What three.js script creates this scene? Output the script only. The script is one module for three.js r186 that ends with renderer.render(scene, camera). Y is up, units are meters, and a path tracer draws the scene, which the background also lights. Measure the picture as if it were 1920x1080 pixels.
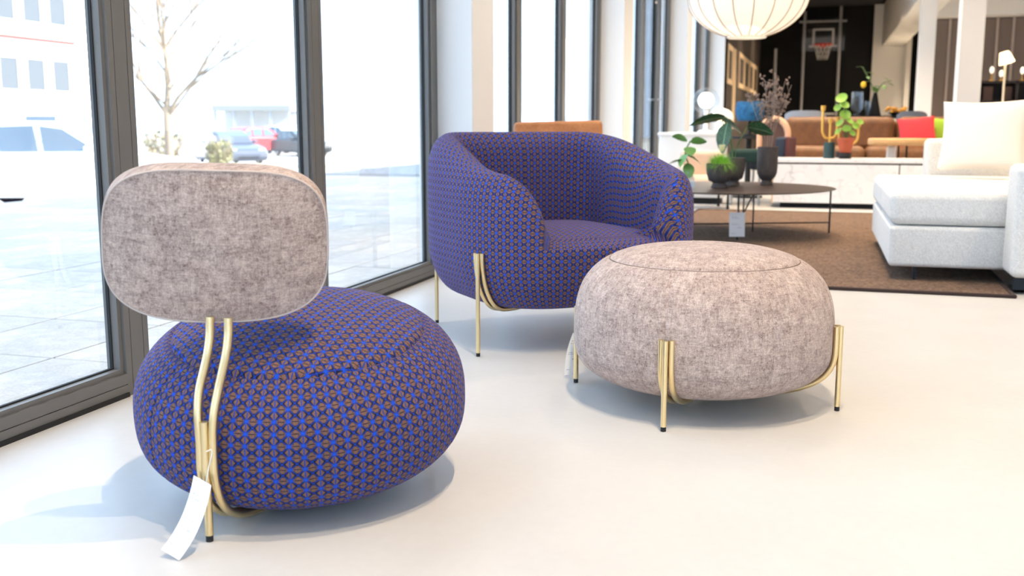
import * as THREE from 'three';
import { RoundedBoxGeometry } from 'three/addons/geometries/RoundedBoxGeometry.js';
import { mergeGeometries } from 'three/addons/utils/BufferGeometryUtils.js';
import { RectAreaLightUniformsLib } from 'three/addons/lights/RectAreaLightUniformsLib.js';
RectAreaLightUniformsLib.init();

// ---------------------------------------------------------------- camera, sky, sun, exposure
const scene = new THREE.Scene();
const camera = new THREE.PerspectiveCamera(31.417, 16 / 9, 0.05, 400);
camera.position.set(0, 0.76, 0);
camera.rotation.order = 'YXZ';
camera.rotation.set(-9.026 * Math.PI / 180, 16.6 * Math.PI / 180, 0);
camera.focus = 2.6;
camera.userData.fStop = 4.2;
const renderer = new THREE.WebGLRenderer({ antialias: true });
renderer.toneMapping = THREE.LinearToneMapping;
renderer.toneMappingExposure = 1.08;
renderer.shadowMap.enabled = true;
scene.background = new THREE.Color().setRGB(0.57, 0.78, 1.04);
scene.backgroundIntensity = 3.2;
const sun = new THREE.DirectionalLight(new THREE.Color().setRGB(1.0, 0.95, 0.86), 18);
sun.position.set(30, 22, -22); sun.target.position.set(-10, 0, -14);
sun.castShadow = true; sun.shadow.mapSize.set(2048, 2048);
Object.assign(sun.shadow.camera, { left: -60, right: 60, top: 60, bottom: -60, near: 1, far: 160 });
scene.add(sun, sun.target);
const LAMP = new THREE.Color().setRGB(1.0, 0.78, 0.54);
const SPOT_POWER = 15;

// ---------------------------------------------------------------- helpers
const V = (x, y, z) => new THREE.Vector3(x, y, z);
let seed = 12345;
const rnd = () => { seed = (seed * 1664525 + 1013904223) >>> 0; return seed / 4294967296; };
const rr = (a, b) => a + (b - a) * rnd();
const clamp = (x, a, b) => Math.min(b, Math.max(a, x));
const sstep = (a, b, x) => { const t = clamp((x - a) / (b - a), 0, 1); return t * t * (3 - 2 * t); };
const lerp = (a, b, t) => a + (b - a) * t;
const spow = (c, e) => Math.sign(c) * Math.pow(Math.abs(c), e);
const taken = new Map();
function numbered(name) {
  const n = taken.get(name) ?? 0; taken.set(name, n + 1);
  return n ? `${name}_${String(n).padStart(3, '0')}` : name;
}
function tag(o, label, category, group, kind) {
  o.userData.label = label; o.userData.category = category;
  if (group) o.userData.group = group;
  if (kind) o.userData.kind = kind;
  return o;
}
function thing(name, label, category, pos = [0, 0, 0], turn = 0, group) {
  const g = new THREE.Group(); g.name = numbered(name); scene.add(g);
  g.position.set(...pos); g.rotation.y = turn;
  return tag(g, label, category, group);
}
function mesh(name, geo, mat, parent, pos, rot) {
  const g = Array.isArray(geo) ? merge(geo) : geo;
  const m = new THREE.Mesh(g, mat);
  m.name = parent && parent !== scene ? name : numbered(name);
  m.castShadow = m.receiveShadow = true;
  if (pos) m.position.set(...pos);
  if (rot) m.rotation.set(...rot);
  (parent ?? scene).add(m);
  return m;
}
function struct(name, geo, mat, parent, pos) {
  const m = mesh(name, geo, mat, parent, pos);
  if (!parent || parent === scene) m.userData.kind = 'structure';
  return m;
}
function structGroup(name, label) {
  const g = new THREE.Group(); g.name = numbered(name); g.userData.kind = 'structure'; scene.add(g);
  if (label) g.userData.label = label;
  return g;
}
function merge(list) {
  const out = list.map((g) => { let q = g.index ? g.toNonIndexed() : g; for (const k of Object.keys(q.attributes)) if (!['position', 'normal', 'uv'].includes(k)) q.deleteAttribute(k); return q; });
  return out.length === 1 ? out[0] : mergeGeometries(out);
}
// box with uv in metres
function box(w, h, d, x = 0, y = 0, z = 0) {
  const g = new THREE.BoxGeometry(w, h, d); scaleBoxUV(g, w, h, d); g.translate(x, y, z); return g;
}
function scaleBoxUV(g, w, h, d) {
  const n = g.attributes.normal, p = g.attributes.position, uv = g.attributes.uv;
  for (let i = 0; i < uv.count; i++) {
    const ax = Math.abs(n.getX(i)), ay = Math.abs(n.getY(i)), az = Math.abs(n.getZ(i));
    if (ay >= ax && ay >= az) uv.setXY(i, p.getX(i), p.getZ(i));
    else if (ax >= az) uv.setXY(i, p.getZ(i), p.getY(i));
    else uv.setXY(i, p.getX(i), p.getY(i));
  }
}
// box from extents
const bx = (x0, x1, y0, y1, z0, z1) => box(x1 - x0, y1 - y0, z1 - z0, (x0 + x1) / 2, (y0 + y1) / 2, (z0 + z1) / 2);
function rbox(w, h, d, r, x = 0, y = 0, z = 0, seg = 3) {
  const g = new RoundedBoxGeometry(w, h, d, seg, Math.min(r, w / 2.01, h / 2.01, d / 2.01));
  scaleBoxUV(g); g.translate(x, y, z); return g;
}
function cyl(r0, r1, h, x = 0, y = 0, z = 0, seg = 24) { const g = new THREE.CylinderGeometry(r1, r0, h, seg); g.translate(x, y + h / 2, z); return g; }
function lathe(pts, seg = 40, x = 0, y = 0, z = 0) { const g = new THREE.LatheGeometry(pts.map((p) => new THREE.Vector2(p[0], p[1])), seg); g.translate(x, y, z); return g; }
function tube(pts, r, seg = 24, rad = 8, closed = false) {
  return new THREE.TubeGeometry(new THREE.CatmullRomCurve3(pts.map((p) => V(...p)), closed, 'centripetal'), seg, r, rad, closed);
}
function rod(a, b, r, rad = 10) {
  const A = V(...a), B = V(...b), d = B.clone().sub(A), g = new THREE.CylinderGeometry(r, r, d.length(), rad);
  g.applyQuaternion(new THREE.Quaternion().setFromUnitVectors(V(0, 1, 0), d.clone().normalize()));
  g.translate((A.x + B.x) / 2, (A.y + B.y) / 2, (A.z + B.z) / 2); return g;
}
// rod with closed rounded path and flat caps
function pipe(pts, r, seg = 40, rad = 12) {
  const c = new THREE.CatmullRomCurve3(pts.map((p) => V(...p)), false, 'centripetal');
  const g = new THREE.TubeGeometry(c, seg, r, rad), caps = [];
  for (const t of [0, 1]) {
    const d = new THREE.CircleGeometry(r, rad), tan = c.getTangentAt(t).multiplyScalar(t ? 1 : -1), p = c.getPointAt(t);
    d.applyQuaternion(new THREE.Quaternion().setFromUnitVectors(V(0, 0, 1), tan)); d.translate(p.x, p.y, p.z); caps.push(d);
  }
  return merge([g, ...caps]);
}
// parametric grid: fn(u, v) -> [x, y, z, s, t]; uv = (s, t) in metres
function surf(fn, nu, nv, { wrap = false, flip = false, us = null, vs = null } = {}) {
  const P = [], UV = [], N = [], I = [];
  for (let j = 0; j <= nv; j++) for (let i = 0; i <= nu; i++) {
    const q = fn(us ? us[i] : i / nu, vs ? vs[j] : j / nv); P.push(V(q[0], q[1], q[2])); UV.push(q[3], q[4]);
  }
  const at = (i, j) => P[j * (nu + 1) + i];
  for (let j = 0; j <= nv; j++) for (let i = 0; i <= nu; i++) {
    const i0 = wrap ? (i === 0 ? nu - 1 : i - 1) : Math.max(0, i - 1), i1 = wrap ? (i === nu ? 1 : i + 1) : Math.min(nu, i + 1);
    let du = at(i1, j).clone().sub(at(i0, j));
    let dv = at(i, Math.min(nv, j + 1)).clone().sub(at(i, Math.max(0, j - 1)));
    if (du.lengthSq() < 1e-12) { const jj = j === 0 ? 1 : j - 1; du = at(i1, jj).clone().sub(at(i0, jj)); }
    const n = du.cross(dv).normalize(); if (flip) n.negate(); N.push(n.x, n.y, n.z);
  }
  for (let j = 0; j < nv; j++) for (let i = 0; i < nu; i++) {
    const a = j * (nu + 1) + i, b = a + 1, c = a + nu + 1, d = c + 1;
    if (flip) I.push(a, c, b, b, c, d); else I.push(a, b, c, b, d, c);
  }
  const g = new THREE.BufferGeometry();
  g.setAttribute('position', new THREE.Float32BufferAttribute(P.flatMap((p) => [p.x, p.y, p.z]), 3));
  g.setAttribute('normal', new THREE.Float32BufferAttribute(N, 3));
  g.setAttribute('uv', new THREE.Float32BufferAttribute(UV, 2));
  g.setIndex(I); return g;
}
// soft scatter pillow, width along x, height along y, puffed along z
function pillow(w, h, t, nu = 22) {
  const half = (s) => surf((u, v) => {
    const a = u * 2 - 1, b = v * 2 - 1;
    const x = a * w / 2 * (1 - 0.09 * (1 - b * b) * 0 - 0.07 * (1 - Math.abs(b) ** 2) * Math.abs(a) ** 3);
    const y = b * h / 2 * (1 - 0.07 * (1 - Math.abs(a) ** 2) * Math.abs(b) ** 3);
    const z = s * t / 2 * Math.pow(Math.max(0, (1 - a * a) * (1 - b * b)), 0.42);
    return [x, y, z, x, y];
  }, nu, nu, { flip: s < 0 });
  return merge([half(1), half(-1)]);
}
// leaf along +z from origin, drooping
function leaf(len, wid, droop = 0.3, fold = 0.15, tipPow = 0.8) {
  const side = surf((u, v) => {
    const a = u * 2 - 1, t = v;
    const w = wid / 2 * Math.pow(Math.sin(Math.PI * Math.pow(t, tipPow)), 0.75);
    const ang = t * droop, z = len * (Math.sin(ang) / (droop || 1e-6)), y = -len * (1 - Math.cos(ang)) / (droop || 1e-6);
    return [a * w, y + fold * Math.abs(a) * w + 0.004 * Math.sin(t * 34) * Math.abs(a) * w / wid, z, a * w * 8 + 0.5, t];
  }, 8, 16);
  return side;
}

// ---------------------------------------------------------------- textures
function tex(w, h, fn, { srgb = true, rep = null } = {}) {
  const d = new Uint8Array(w * h * 4);
  for (let y = 0; y < h; y++) for (let x = 0; x < w; x++) {
    const c = fn(x / w, y / h, x, y), k = (y * w + x) * 4;
    d[k] = clamp(c[0], 0, 255); d[k + 1] = clamp(c[1], 0, 255); d[k + 2] = clamp(c[2], 0, 255); d[k + 3] = 255;
  }
  const t = new THREE.DataTexture(d, w, h); t.wrapS = t.wrapT = THREE.RepeatWrapping;
  t.magFilter = THREE.LinearFilter; t.minFilter = THREE.LinearMipmapLinearFilter; t.generateMipmaps = true;
  if (srgb) t.colorSpace = THREE.SRGBColorSpace;
  if (rep) t.repeat.set(rep[0], rep[1]);
  t.needsUpdate = true; return t;
}
// tileable value noise
function noiser(n, s) {
  let q = s; const r = () => { q = (q * 1664525 + 1013904223) >>> 0; return q / 4294967296; };
  const a = Float32Array.from({ length: n * n }, r);
  return (u, v) => {
    const x = ((u % 1) + 1) % 1 * n, y = ((v % 1) + 1) % 1 * n, i = Math.floor(x), j = Math.floor(y), f = x - i, g = y - j;
    const sf = f * f * (3 - 2 * f), sg = g * g * (3 - 2 * g), A = (p, k) => a[((k + n) % n) * n + ((p + n) % n)];
    return lerp(lerp(A(i, j), A(i + 1, j), sf), lerp(A(i, j + 1), A(i + 1, j + 1), sf), sg);
  };
}
const n8 = noiser(8, 11), n16 = noiser(16, 12), n32 = noiser(32, 13), n64 = noiser(64, 14), n128 = noiser(128, 15), n256 = noiser(256, 16);
const mixc = (a, b, t) => [lerp(a[0], b[0], t), lerp(a[1], b[1], t), lerp(a[2], b[2], t)];

// jacquard: blue stars on a blue lattice over brown, black knots between. Tile = 4 x 4 cells
const CELL_W = 0.0272, CELL_H = 0.0228;
function starCloth(u, v) {
  const cx = u * 4, cy = v * 4, x = cx - Math.round(cx), y = cy - Math.round(cy);
  const ax = Math.abs(x), ay = Math.abs(y);
  const thread = 0.5 + 0.5 * Math.sin((u + v * 0.5) * 2 * Math.PI * 52), weft = 0.5 + 0.5 * Math.sin(v * 2 * Math.PI * 64);
  const fuzz = n128(u, v) * 0.6 + n256(u, v) * 0.4;
  const wob = (n64(u, v) - 0.5) * 0.05;
  const line = (d, w) => 1 - sstep(w * 0.55, w * 1.15, Math.abs(d) + wob * 0.6);
  const blue = [14, 66, 180], deep = [16, 50, 146], black = [10, 6, 16], star = [6, 78, 208];
  const brown = mixc([92, 67, 57], [150, 111, 93], fuzz * 0.7 + thread * 0.3);
  const tri = (p) => 1 - sstep(0.86, 1.06, p + wob);
  let c = [20, 18, 52];
  c = mixc(c, deep, line(ax - ay, 0.080) * 0.95);                        // diagonal threads
  c = mixc(c, brown, tri(ay / 0.415 + (0.5 - ax) / 0.43) * sstep(0.018, 0.045, ay));   // flat triangles above and below the dark line
  c = mixc(c, brown, tri((0.5 - ay) / 0.42 + ax / 0.30) * sstep(0.024, 0.055, ax));  // slim triangles beside the upright thread
  c = mixc(c, blue, line(x, 0.045) * 0.95);
  c = mixc(c, [28, 14, 30], line(y, 0.038) * 0.95);
  const dn = Math.hypot(0.5 - ax, 0.5 - ay);
  for (const [px, py, r] of [[0.5, 0.375, 0.05], [0.345, 0.46, 0.05], [0.5, 0.0, 0.038], [0.30, 0.13, 0.03]]) {
    const d = Math.hypot(ax - px, (ay - py) * 0.9); c = mixc(c, black, (1 - sstep(r * 0.6, r * 1.25, d + wob * 0.6)) * 0.92);
  }
  c = mixc(c, [12, 58, 164], (1 - sstep(0.06, 0.115, dn + wob)) * 0.95);
  const ang = Math.atan2(y, x), rs = 0.172 + 0.066 * Math.cos(ang * 8);
  c = mixc(c, star, 1 - sstep(rs * 0.8, rs * 1.25, Math.hypot(x, y) + wob));
  const k = 0.84 + 0.30 * fuzz + 0.07 * (weft - 0.5);
  return c.map((q) => q * k);
}
const starTex = tex(1024, 1024, starCloth, { rep: [1 / (CELL_W * 4), 1 / (CELL_H * 4)] });
const weaveBump = tex(512, 512, (u, v) => {
  const a = Math.sin(u * 2 * Math.PI * 64), b = Math.sin(v * 2 * Math.PI * 64), q = 128 + 50 * a * b + 90 * (n256(u, v) - 0.5); return [q, q, q];
}, { srgb: false, rep: [9, 9] });
// mottled chenille with crossing slubs
function chenille(u, v) {
  const blot = n16(u, v) * 0.36 + n32(u + 0.2, v + 0.1) * 0.28 + n64(u, v) * 0.36;
  const warp = n256(u, v * 0.25 + 0.3) * 0.6 + n128(u, v * 0.125 + 0.1) * 0.4, weft = n256(u * 0.25 + 0.6, v) * 0.6 + n128(u * 0.125 + 0.2, v) * 0.4;
  const grain = n256(u + 0.37, v + 0.71), fleck = sstep(0.60, 0.86, n128(u * 1 + 0.13, v + 0.41) * 0.55 + n256(u + 0.5, v + 0.2) * 0.45) * (0.35 + 0.65 * sstep(0.40, 0.62, 1 - blot));
  const k = clamp(0.58 + (blot - 0.5) * 0.62 + (warp - 0.5) * 0.42 + (weft - 0.5) * 0.46 + (grain - 0.5) * 0.42 - fleck * 0.36, 0, 1);
  return mixc([122, 101, 94], [218, 199, 188], Math.pow(k, 0.85));
}
const chenilleTex = tex(1024, 1024, chenille, { rep: [2.6, 2.6] });
const linenTex = tex(512, 512, (u, v) => { const k = 226 + 20 * (n256(u, v * 0.25) - 0.5) + 20 * (n256(u * 0.25, v) - 0.5) + 14 * (n64(u, v) - 0.5); return [k, k - 2, k - 7]; }, { rep: [3, 3] });
const rugTex = tex(1024, 1024, (u, v) => {
  const row = Math.floor(v * 64), x = u * 64 + (row % 2) * 0.5, fx = x - Math.floor(x), fy = v * 64 - row;
  const knot = Math.pow(Math.sin(Math.PI * fx), 0.6) * Math.pow(Math.sin(Math.PI * fy), 0.6);
  const id = n64(Math.floor(x) / 64, row / 64), k = 0.42 + 0.58 * knot;
  const c = mixc([104, 80, 64], [188, 150, 120], id * 0.65 + n256(u, v) * 0.25 + n16(u, v) * 0.12); return c.map((q) => q * k);
}, { rep: [1.15, 1.15] });
const rugBump = tex(512, 512, (u, v) => { const row = Math.floor(v * 64), x = u * 64 + (row % 2) * 0.5, fx = x - Math.floor(x), fy = v * 64 - row; const k = 235 * Math.pow(Math.sin(Math.PI * fx) * Math.sin(Math.PI * fy), 0.5); return [k, k, k]; }, { srgb: false, rep: [1.15, 1.15] });
const marbleTex = tex(1024, 1024, (u, v) => {
  const w = n8(u, v) * 0.5 + n16(u, v) * 0.3 + n32(u, v) * 0.2, vein = Math.abs(Math.sin((u * 2 + v * 3) * Math.PI + w * 9));
  const s = Math.pow(1 - vein, 9) * (0.25 + 0.75 * n8(u + 0.3, v + 0.4)), k = 236 - 44 * s - 14 * (w - 0.5); return [k, k - 1, k - 1];
}, { rep: [0.8, 0.8] });
const walnutTex = tex(1024, 512, (u, v) => {
  const g = Math.sin((v * 42 + n8(u * 0.5, v) * 7 + n16(u, v) * 1.2) * Math.PI), f = n256(u * 0.125, v) * 0.6 + n128(u * 0.25, v) * 0.4;
  return mixc([44, 33, 29], [82, 62, 54], clamp(0.42 + 0.22 * g + (f - 0.5) * 0.9, 0, 1));
}, { rep: [0.9, 0.9] });
const oakTex = tex(512, 512, (u, v) => mixc([196, 148, 92], [232, 190, 136], clamp(0.5 + 0.25 * Math.sin((v * 30 + n8(u, v) * 5) * Math.PI) + (n256(u * 0.125, v) - 0.5), 0, 1)), { rep: [1, 1] });
const leatherTex = tex(512, 512, (u, v) => { const b = n64(u, v) * 0.3 + n128(u, v) * 0.3 + n16(u, v) * 0.4; return mixc([106, 70, 42], [148, 100, 60], b); }, { rep: [1.4, 1.4] });
const tanTex = tex(256, 256, (u, v) => mixc([170, 108, 62], [206, 140, 88], n64(u, v) * 0.4 + n16(u, v) * 0.6), { rep: [1.5, 1.5] });
const floorTex = tex(1024, 1024, (u, v) => { const k = 232 + 5 * (n8(u, v) - 0.5) + 5 * (n32(u, v) - 0.5) + 3 * (n256(u, v) - 0.5); return [k, k - 2, k - 5]; }, { rep: [0.25, 0.25] });
const floorRough = tex(512, 512, (u, v) => { const k = 86 + 34 * (n16(u, v) - 0.5) + 20 * (n64(u, v) - 0.5); return [k, k, k]; }, { srgb: false, rep: [0.25, 0.25] });
const paveTex = tex(512, 512, (u, v) => { const k = 196 + 22 * (n256(u, v) - 0.5) + 18 * (n32(u, v) - 0.5) + 16 * (n8(u, v) - 0.5); return [k + 6, k - 6, k - 18]; }, { rep: [0.7, 0.7] });
const asphaltTex = tex(512, 512, (u, v) => { const k = 176 + 40 * (n256(u, v) - 0.5) + 16 * (n16(u, v) - 0.5); return [k, k - 1, k - 4]; }, { rep: [0.3, 0.3] });
const potTex = tex(256, 256, (u, v) => mixc([62, 55, 53], [92, 82, 78], n128(u, v) * 0.5 + n16(u, v) * 0.5));
const leafTex = tex(256, 256, (u, v) => {
  const a = Math.abs(u - 0.5) * 2, rib = 1 - sstep(0.02, 0.07, a), vv = Math.abs(Math.sin((v * 9 - a * 2.2) * Math.PI)), vein = Math.pow(1 - vv, 6);
  return mixc(mixc([38, 66, 44], [62, 96, 56], n16(u, v)), [140, 172, 128], Math.max(rib, vein * 0.55));
});
const brassBrush = tex(256, 256, (u, v) => { const k = 90 + 60 * (n256(u, v * 0.06) - 0.5); return [k, k, k]; }, { srgb: false });
const paperTagTex = tex(256, 512, (u, v) => {          // printed hang tag: faint grey lines of small print, too small to read in the photograph
  const line = (y, x0, x1, h) => v > y && v < y + h && u > x0 && u < x1 && n256(u * 0.9, Math.floor(v * 60) / 60) > 0.42;
  const ink = line(0.80, 0.14, 0.52, 0.022) || line(0.745, 0.14, 0.62, 0.018) || line(0.53, 0.14, 0.50, 0.016) || line(0.49, 0.14, 0.66, 0.016) || line(0.36, 0.52, 0.80, 0.03) || line(0.12, 0.14, 0.40, 0.016);
  return ink ? [176, 180, 190] : [246, 246, 246];
});

// ---------------------------------------------------------------- materials
const std = (color, roughness = 0.7, extra = {}) => new THREE.MeshStandardMaterial({ color, roughness, ...extra });
const phys = (o) => new THREE.MeshPhysicalMaterial(o);
const M = {
  floor: std(0xe0e0e0, 0.36, { map: floorTex }),
  plaster: std(0xefedea, 0.9),
  ceiling: std(0xf2f1ee, 0.95),
  black: std(0x06070a, 0.95),
  darkWall: std(0x3a302b, 0.85),
  frame: std(0x6b6966, 0.42),
  gasket: std(0x17181a, 0.7),
  glass: phys({ color: 0xffffff, roughness: 0, transmission: 1, thickness: 0, ior: 1.5 }),
  clearGlass: phys({ color: 0xf6fbff, roughness: 0.02, transmission: 1, thickness: 0, ior: 1.5 }),
  star: phys({ map: starTex, bumpMap: weaveBump, bumpScale: 0.0008, roughness: 0.95, sheen: 0.22, sheenRoughness: 0.45, sheenColor: new THREE.Color(0xa8b4ff) }),
  chenille: phys({ map: chenilleTex, bumpMap: weaveBump, bumpScale: 0.001, roughness: 0.95, sheen: 0.4, sheenRoughness: 0.5, sheenColor: new THREE.Color(0xf2e8e4) }),
  piping: phys({ color: 0xc9bbb2, roughness: 0.9, sheen: 0.3, sheenRoughness: 0.5 }),
  brass: std(0xead3a2, 0.34, { metalness: 1 }),
  gold: std(0xe6b45a, 0.32, { metalness: 0.85 }),
  blackFoot: std(0x121212, 0.6),
  paper: std(0xffffff, 0.8, { map: paperTagTex, side: THREE.DoubleSide }),
  string: std(0xf0ece4, 0.9),
  rug: std(0xffffff, 1, { map: rugTex, bumpMap: rugBump, bumpScale: 0.004 }),
  rugEdge: std(0x3a2c28, 0.95),
  linen: phys({ map: linenTex, bumpMap: weaveBump, bumpScale: 0.0006, roughness: 0.95, sheen: 0.2, sheenRoughness: 0.6 }),
  cream: phys({ color: 0xf3e9db, bumpMap: weaveBump, bumpScale: 0.0006, roughness: 0.95, sheen: 0.2 }),
  steelDark: std(0x23272c, 0.4, { metalness: 0.7 }),
  steel: std(0xb8bcc2, 0.3, { metalness: 1 }),
  walnut: std(0xffffff, 0.38, { map: walnutTex }),
  oak: std(0xffffff, 0.45, { map: oakTex }),
  marble: std(0xffffff, 0.25, { map: marbleTex }),
  marbleGreen: std(0x24403f, 0.25),
  leather: std(0xffffff, 0.55, { map: leatherTex }),
  tan: std(0xffffff, 0.6, { map: tanTex }),
  red: std(0xe8424a, 0.9), lime: std(0x9fc63c, 0.9),
  pot: std(0xffffff, 0.75, { map: potTex }),
  terracotta: std(0xb4593c, 0.8),
  leaf: std(0xffffff, 0.4, { map: leafTex, side: THREE.DoubleSide }),
  leafLight: std(0x6f9f52, 0.5, { side: THREE.DoubleSide }),
  roundLeaf: std(0x86b043, 0.5, { side: THREE.DoubleSide }),
  stem: std(0x5d7a45, 0.6),
  grass: std(0x7fbf32, 0.7, { side: THREE.DoubleSide }),
  petal: std(0xf6e9b8, 0.7, { side: THREE.DoubleSide }),
  dried: std(0x9a8578, 0.9),
  white: std(0xf3f3f2, 0.5),
  pave: [0xffffff, 0xf4f5f7, 0xfbf9f6, 0xeef0f2].map((c) => std(c, 0.85, { map: paveTex })),
  joint: std(0x85837f, 0.95),
  asphalt: std(0xffffff, 0.95, { map: asphaltTex }),
};

// ================================================================ STRUCTURE
const HC = 3.8, WX = -1.85, ZB = -28, ZF = 2.42, XR = 7.5;
struct('floor', bx(-2.0, XR + 0.2, -0.12, 0, ZB - 0.2, ZF + 0.2), M.floor).userData.label = 'white seamless poured resin floor';
struct('ceiling', bx(-2.2, XR + 0.2, HC, HC + 0.25, ZB - 0.2, ZF + 0.2), M.ceiling);
struct('wall_right', bx(XR, XR + 0.2, 0, HC, ZB, ZF), M.plaster);
struct('wall_front', bx(-2.2, XR + 0.2, 3.05, HC, ZF - 0.02, ZF + 0.2), M.plaster).userData.label = 'white plaster band above the shop-front windows';
struct('trim_corner', bx(-2.0, -1.62, 0, 3.05, ZF - 0.25, ZF + 0.12), M.plaster); struct('trim_front', bx(2.6, 2.9, 0, 3.05, ZF - 0.25, ZF + 0.12), M.plaster);
struct('wall_back', bx(-2.2, XR + 0.2, 0, HC, ZB - 0.2, ZB), M.black).userData.label = 'black far wall behind the basketball hoop';
struct('wall_side', bx(-2.1, -1.6, 0, HC, ZB, -17.9), M.darkWall).userData.label = 'dark brown wall with framed pictures';
// lintel over the windows
struct('wall_left', bx(-2.1, WX + 0.01, 3.05, HC, -17.9, ZF), M.plaster).userData.label = 'white plaster band above the windows';
// piers between the window bays
const PIERS = [[-4.9, -5.25, -1.665], [-8.88, -9.3, -1.645], [-13.1, -13.54, -1.63], [-17.85, -18.3, -1.6], [0.25, -0.1, -1.665]];
PIERS.forEach(([za, zb, xr], i) => {
  const p = struct('trim_' + (i + 1), rbox(xr + 1.955, HC, za - zb, 0.006, (xr - 1.955) / 2, HC / 2, (za + zb) / 2, 2), M.plaster);
  p.userData.label = 'white plastered pier between the window bays';
});

// ---- window bays: frames with recessed glass, each member a part
const GX = -1.895;                                     // glass plane
function windowBay(n, zNear, zFar, mull, door = null) {
  const g = structGroup('window_' + n, 'floor-length window bay in dark anodised aluminium frames');
  const top = 3.05, fw = 0.052;
  const post = (z0, z1) => {                            // post with a stepped glazing rebate and thin grooves in its room face
    const zc = (z0 + z1) / 2, w = z1 - z0;
    const m = mesh('mullion', [bx(GX - 0.012, WX - 0.004, 0, top, z0, z1), bx(WX - 0.006, WX, 0, top, z0, z0 + w * 0.22), bx(WX - 0.006, WX, 0, top, z0 + w * 0.22 + 0.0025, z1 - w * 0.22 - 0.0025), bx(WX - 0.006, WX, 0, top, z1 - w * 0.22, z1)], M.frame, g);
    return zc;
  };
  const cuts = [zNear, ...mull, zFar];
  post(zNear - fw * 1.6, zNear);
  for (const z of mull) post(z - fw, z + fw);
  post(zFar, zFar + fw * 1.6);
  for (let i = 0; i + 1 < cuts.length; i++) {
    const a = cuts[i] - (i === 0 ? fw * 1.6 : fw), b = cuts[i + 1] + (i + 2 === cuts.length ? fw * 1.6 : fw);
    const z0 = Math.min(a, b), z1 = Math.max(a, b);
    mesh('bottom_rail', [bx(GX - 0.012, WX - 0.004, 0.012, 0.066, z0, z1), bx(WX - 0.006, WX, 0.012, 0.034, z0, z1), bx(WX - 0.006, WX, 0.0365, 0.066, z0, z1)], M.frame, g);
    mesh('threshold', bx(GX - 0.012, WX + 0.006, 0, 0.012, z0, z1), M.gasket, g);
    mesh('top_rail', bx(GX - 0.012, WX, top - 0.07, top, z0, z1), M.frame, g);
    // glazing bead, black gasket and pane
    const bead = (t, x0, x1) => [bx(x0, x1, 0.066, top - 0.07, z0, z0 + t), bx(x0, x1, 0.066, top - 0.07, z1 - t, z1), bx(x0, x1, 0.066, 0.066 + t, z0 + t, z1 - t), bx(x0, x1, top - 0.07 - t, top - 0.07, z0 + t, z1 - t)];
    mesh('glazing_bead', bead(0.014, GX + 0.012, GX + 0.034), M.frame, g);
    mesh('gasket', bead(0.018, GX + 0.003, GX + 0.012), M.gasket, g);
    mesh('outer_bead', bead(0.010, GX - 0.012, GX - 0.003), M.frame, g);
    mesh('glass_pane', box(0.001, top - 0.136, z1 - z0 - 0.01, GX, (0.066 + top - 0.07) / 2, (z0 + z1) / 2), M.glass, g);
  }
  return g;
}
windowBay(1, -0.1, -4.9, [-1.22, -2.447, -3.6]);
windowBay(2, -5.25, -8.88, [-6.37, -7.56]);
windowBay(3, -9.3, -13.1, [-10.95, -12.1]);
windowBay(4, -13.54, -17.85, [-15.1, -16.5]);
windowBay(5, ZF - 0.25, 0.25, [1.2]);
// shop-front glazing behind the photographer: it throws cool daylight into the shadows on the near sides
for (const [n, a, b, m] of [[6, 2.6, -1.62, [1.2, -0.2]], [7, 7.5, 2.9, [6.0, 4.5]]]) { const g = windowBay(n, a, b, m); g.rotation.y = Math.PI / 2; g.position.z = ZF - 1.85; }
struct('forecourt', bx(-8, 16, -0.2, -0.05, ZF + 0.2, 24), M.pave[1]).userData.label = 'pale paving in front of the shop';
// second leaf frame of the glazed door in the third bay
{
  const g = structGroup('door_1', 'glazed door leaf in a dark aluminium frame');
  mesh('door_frame', [bx(-1.84, -1.80, 0.03, 2.35, -10.9, -10.78), bx(-1.84, -1.80, 0.03, 2.35, -12.02, -11.9), bx(-1.84, -1.80, 0.03, 0.15, -11.9, -10.9), bx(-1.84, -1.80, 2.23, 2.35, -11.9, -10.9)], M.frame, g);
  mesh('glass_pane', bx(-1.821, -1.819, 0.15, 2.23, -11.9, -10.9), M.glass, g);
  mesh('door_handle', [rod([-1.76, 1.05, -11.84], [-1.76, 1.05, -11.70], 0.01), rod([-1.80, 1.05, -11.84], [-1.76, 1.05, -11.84], 0.01)], M.steel, g);
}
// white wall to the right of the black one, with the recessed doorway beside it
{
  const w = structGroup('wall_far', 'white far wall beside the black wall');
  mesh('wall_face', bx(1.16, 1.93, 0, HC - 0.02, ZB, ZB + 0.12), M.plaster, w);
  mesh('reveal', bx(1.93, 2.05, 0, HC - 0.02, ZB, ZB + 0.5), M.plaster, w);
  mesh('return_wall', bx(2.30, 2.48, 0, HC - 0.02, ZB, -22.5), M.plaster, w);
}
struct('trim_beam', rbox(0.5, 1.08, 22, 0.01, 1.63, HC - 0.54, -17.0, 2), M.plaster).userData.label = 'white downstand beam on square columns';
struct('ceiling_far', bx(-1.6, 1.38, HC - 0.06, HC, ZB, -17.9), M.black).userData.label = 'black ceiling above the far end of the hall';
struct('trim_column_far', rbox(0.23, 2.72, 0.30, 0.008, 1.525, 1.36, -17.6, 2), M.plaster).userData.label = 'slim white square column further back';
struct('trim_column_near', rbox(0.26, 2.72, 0.30, 0.008, 1.64, 1.36, -13.4, 2), M.plaster).userData.label = 'wide white square column nearer the white sofa';
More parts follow.
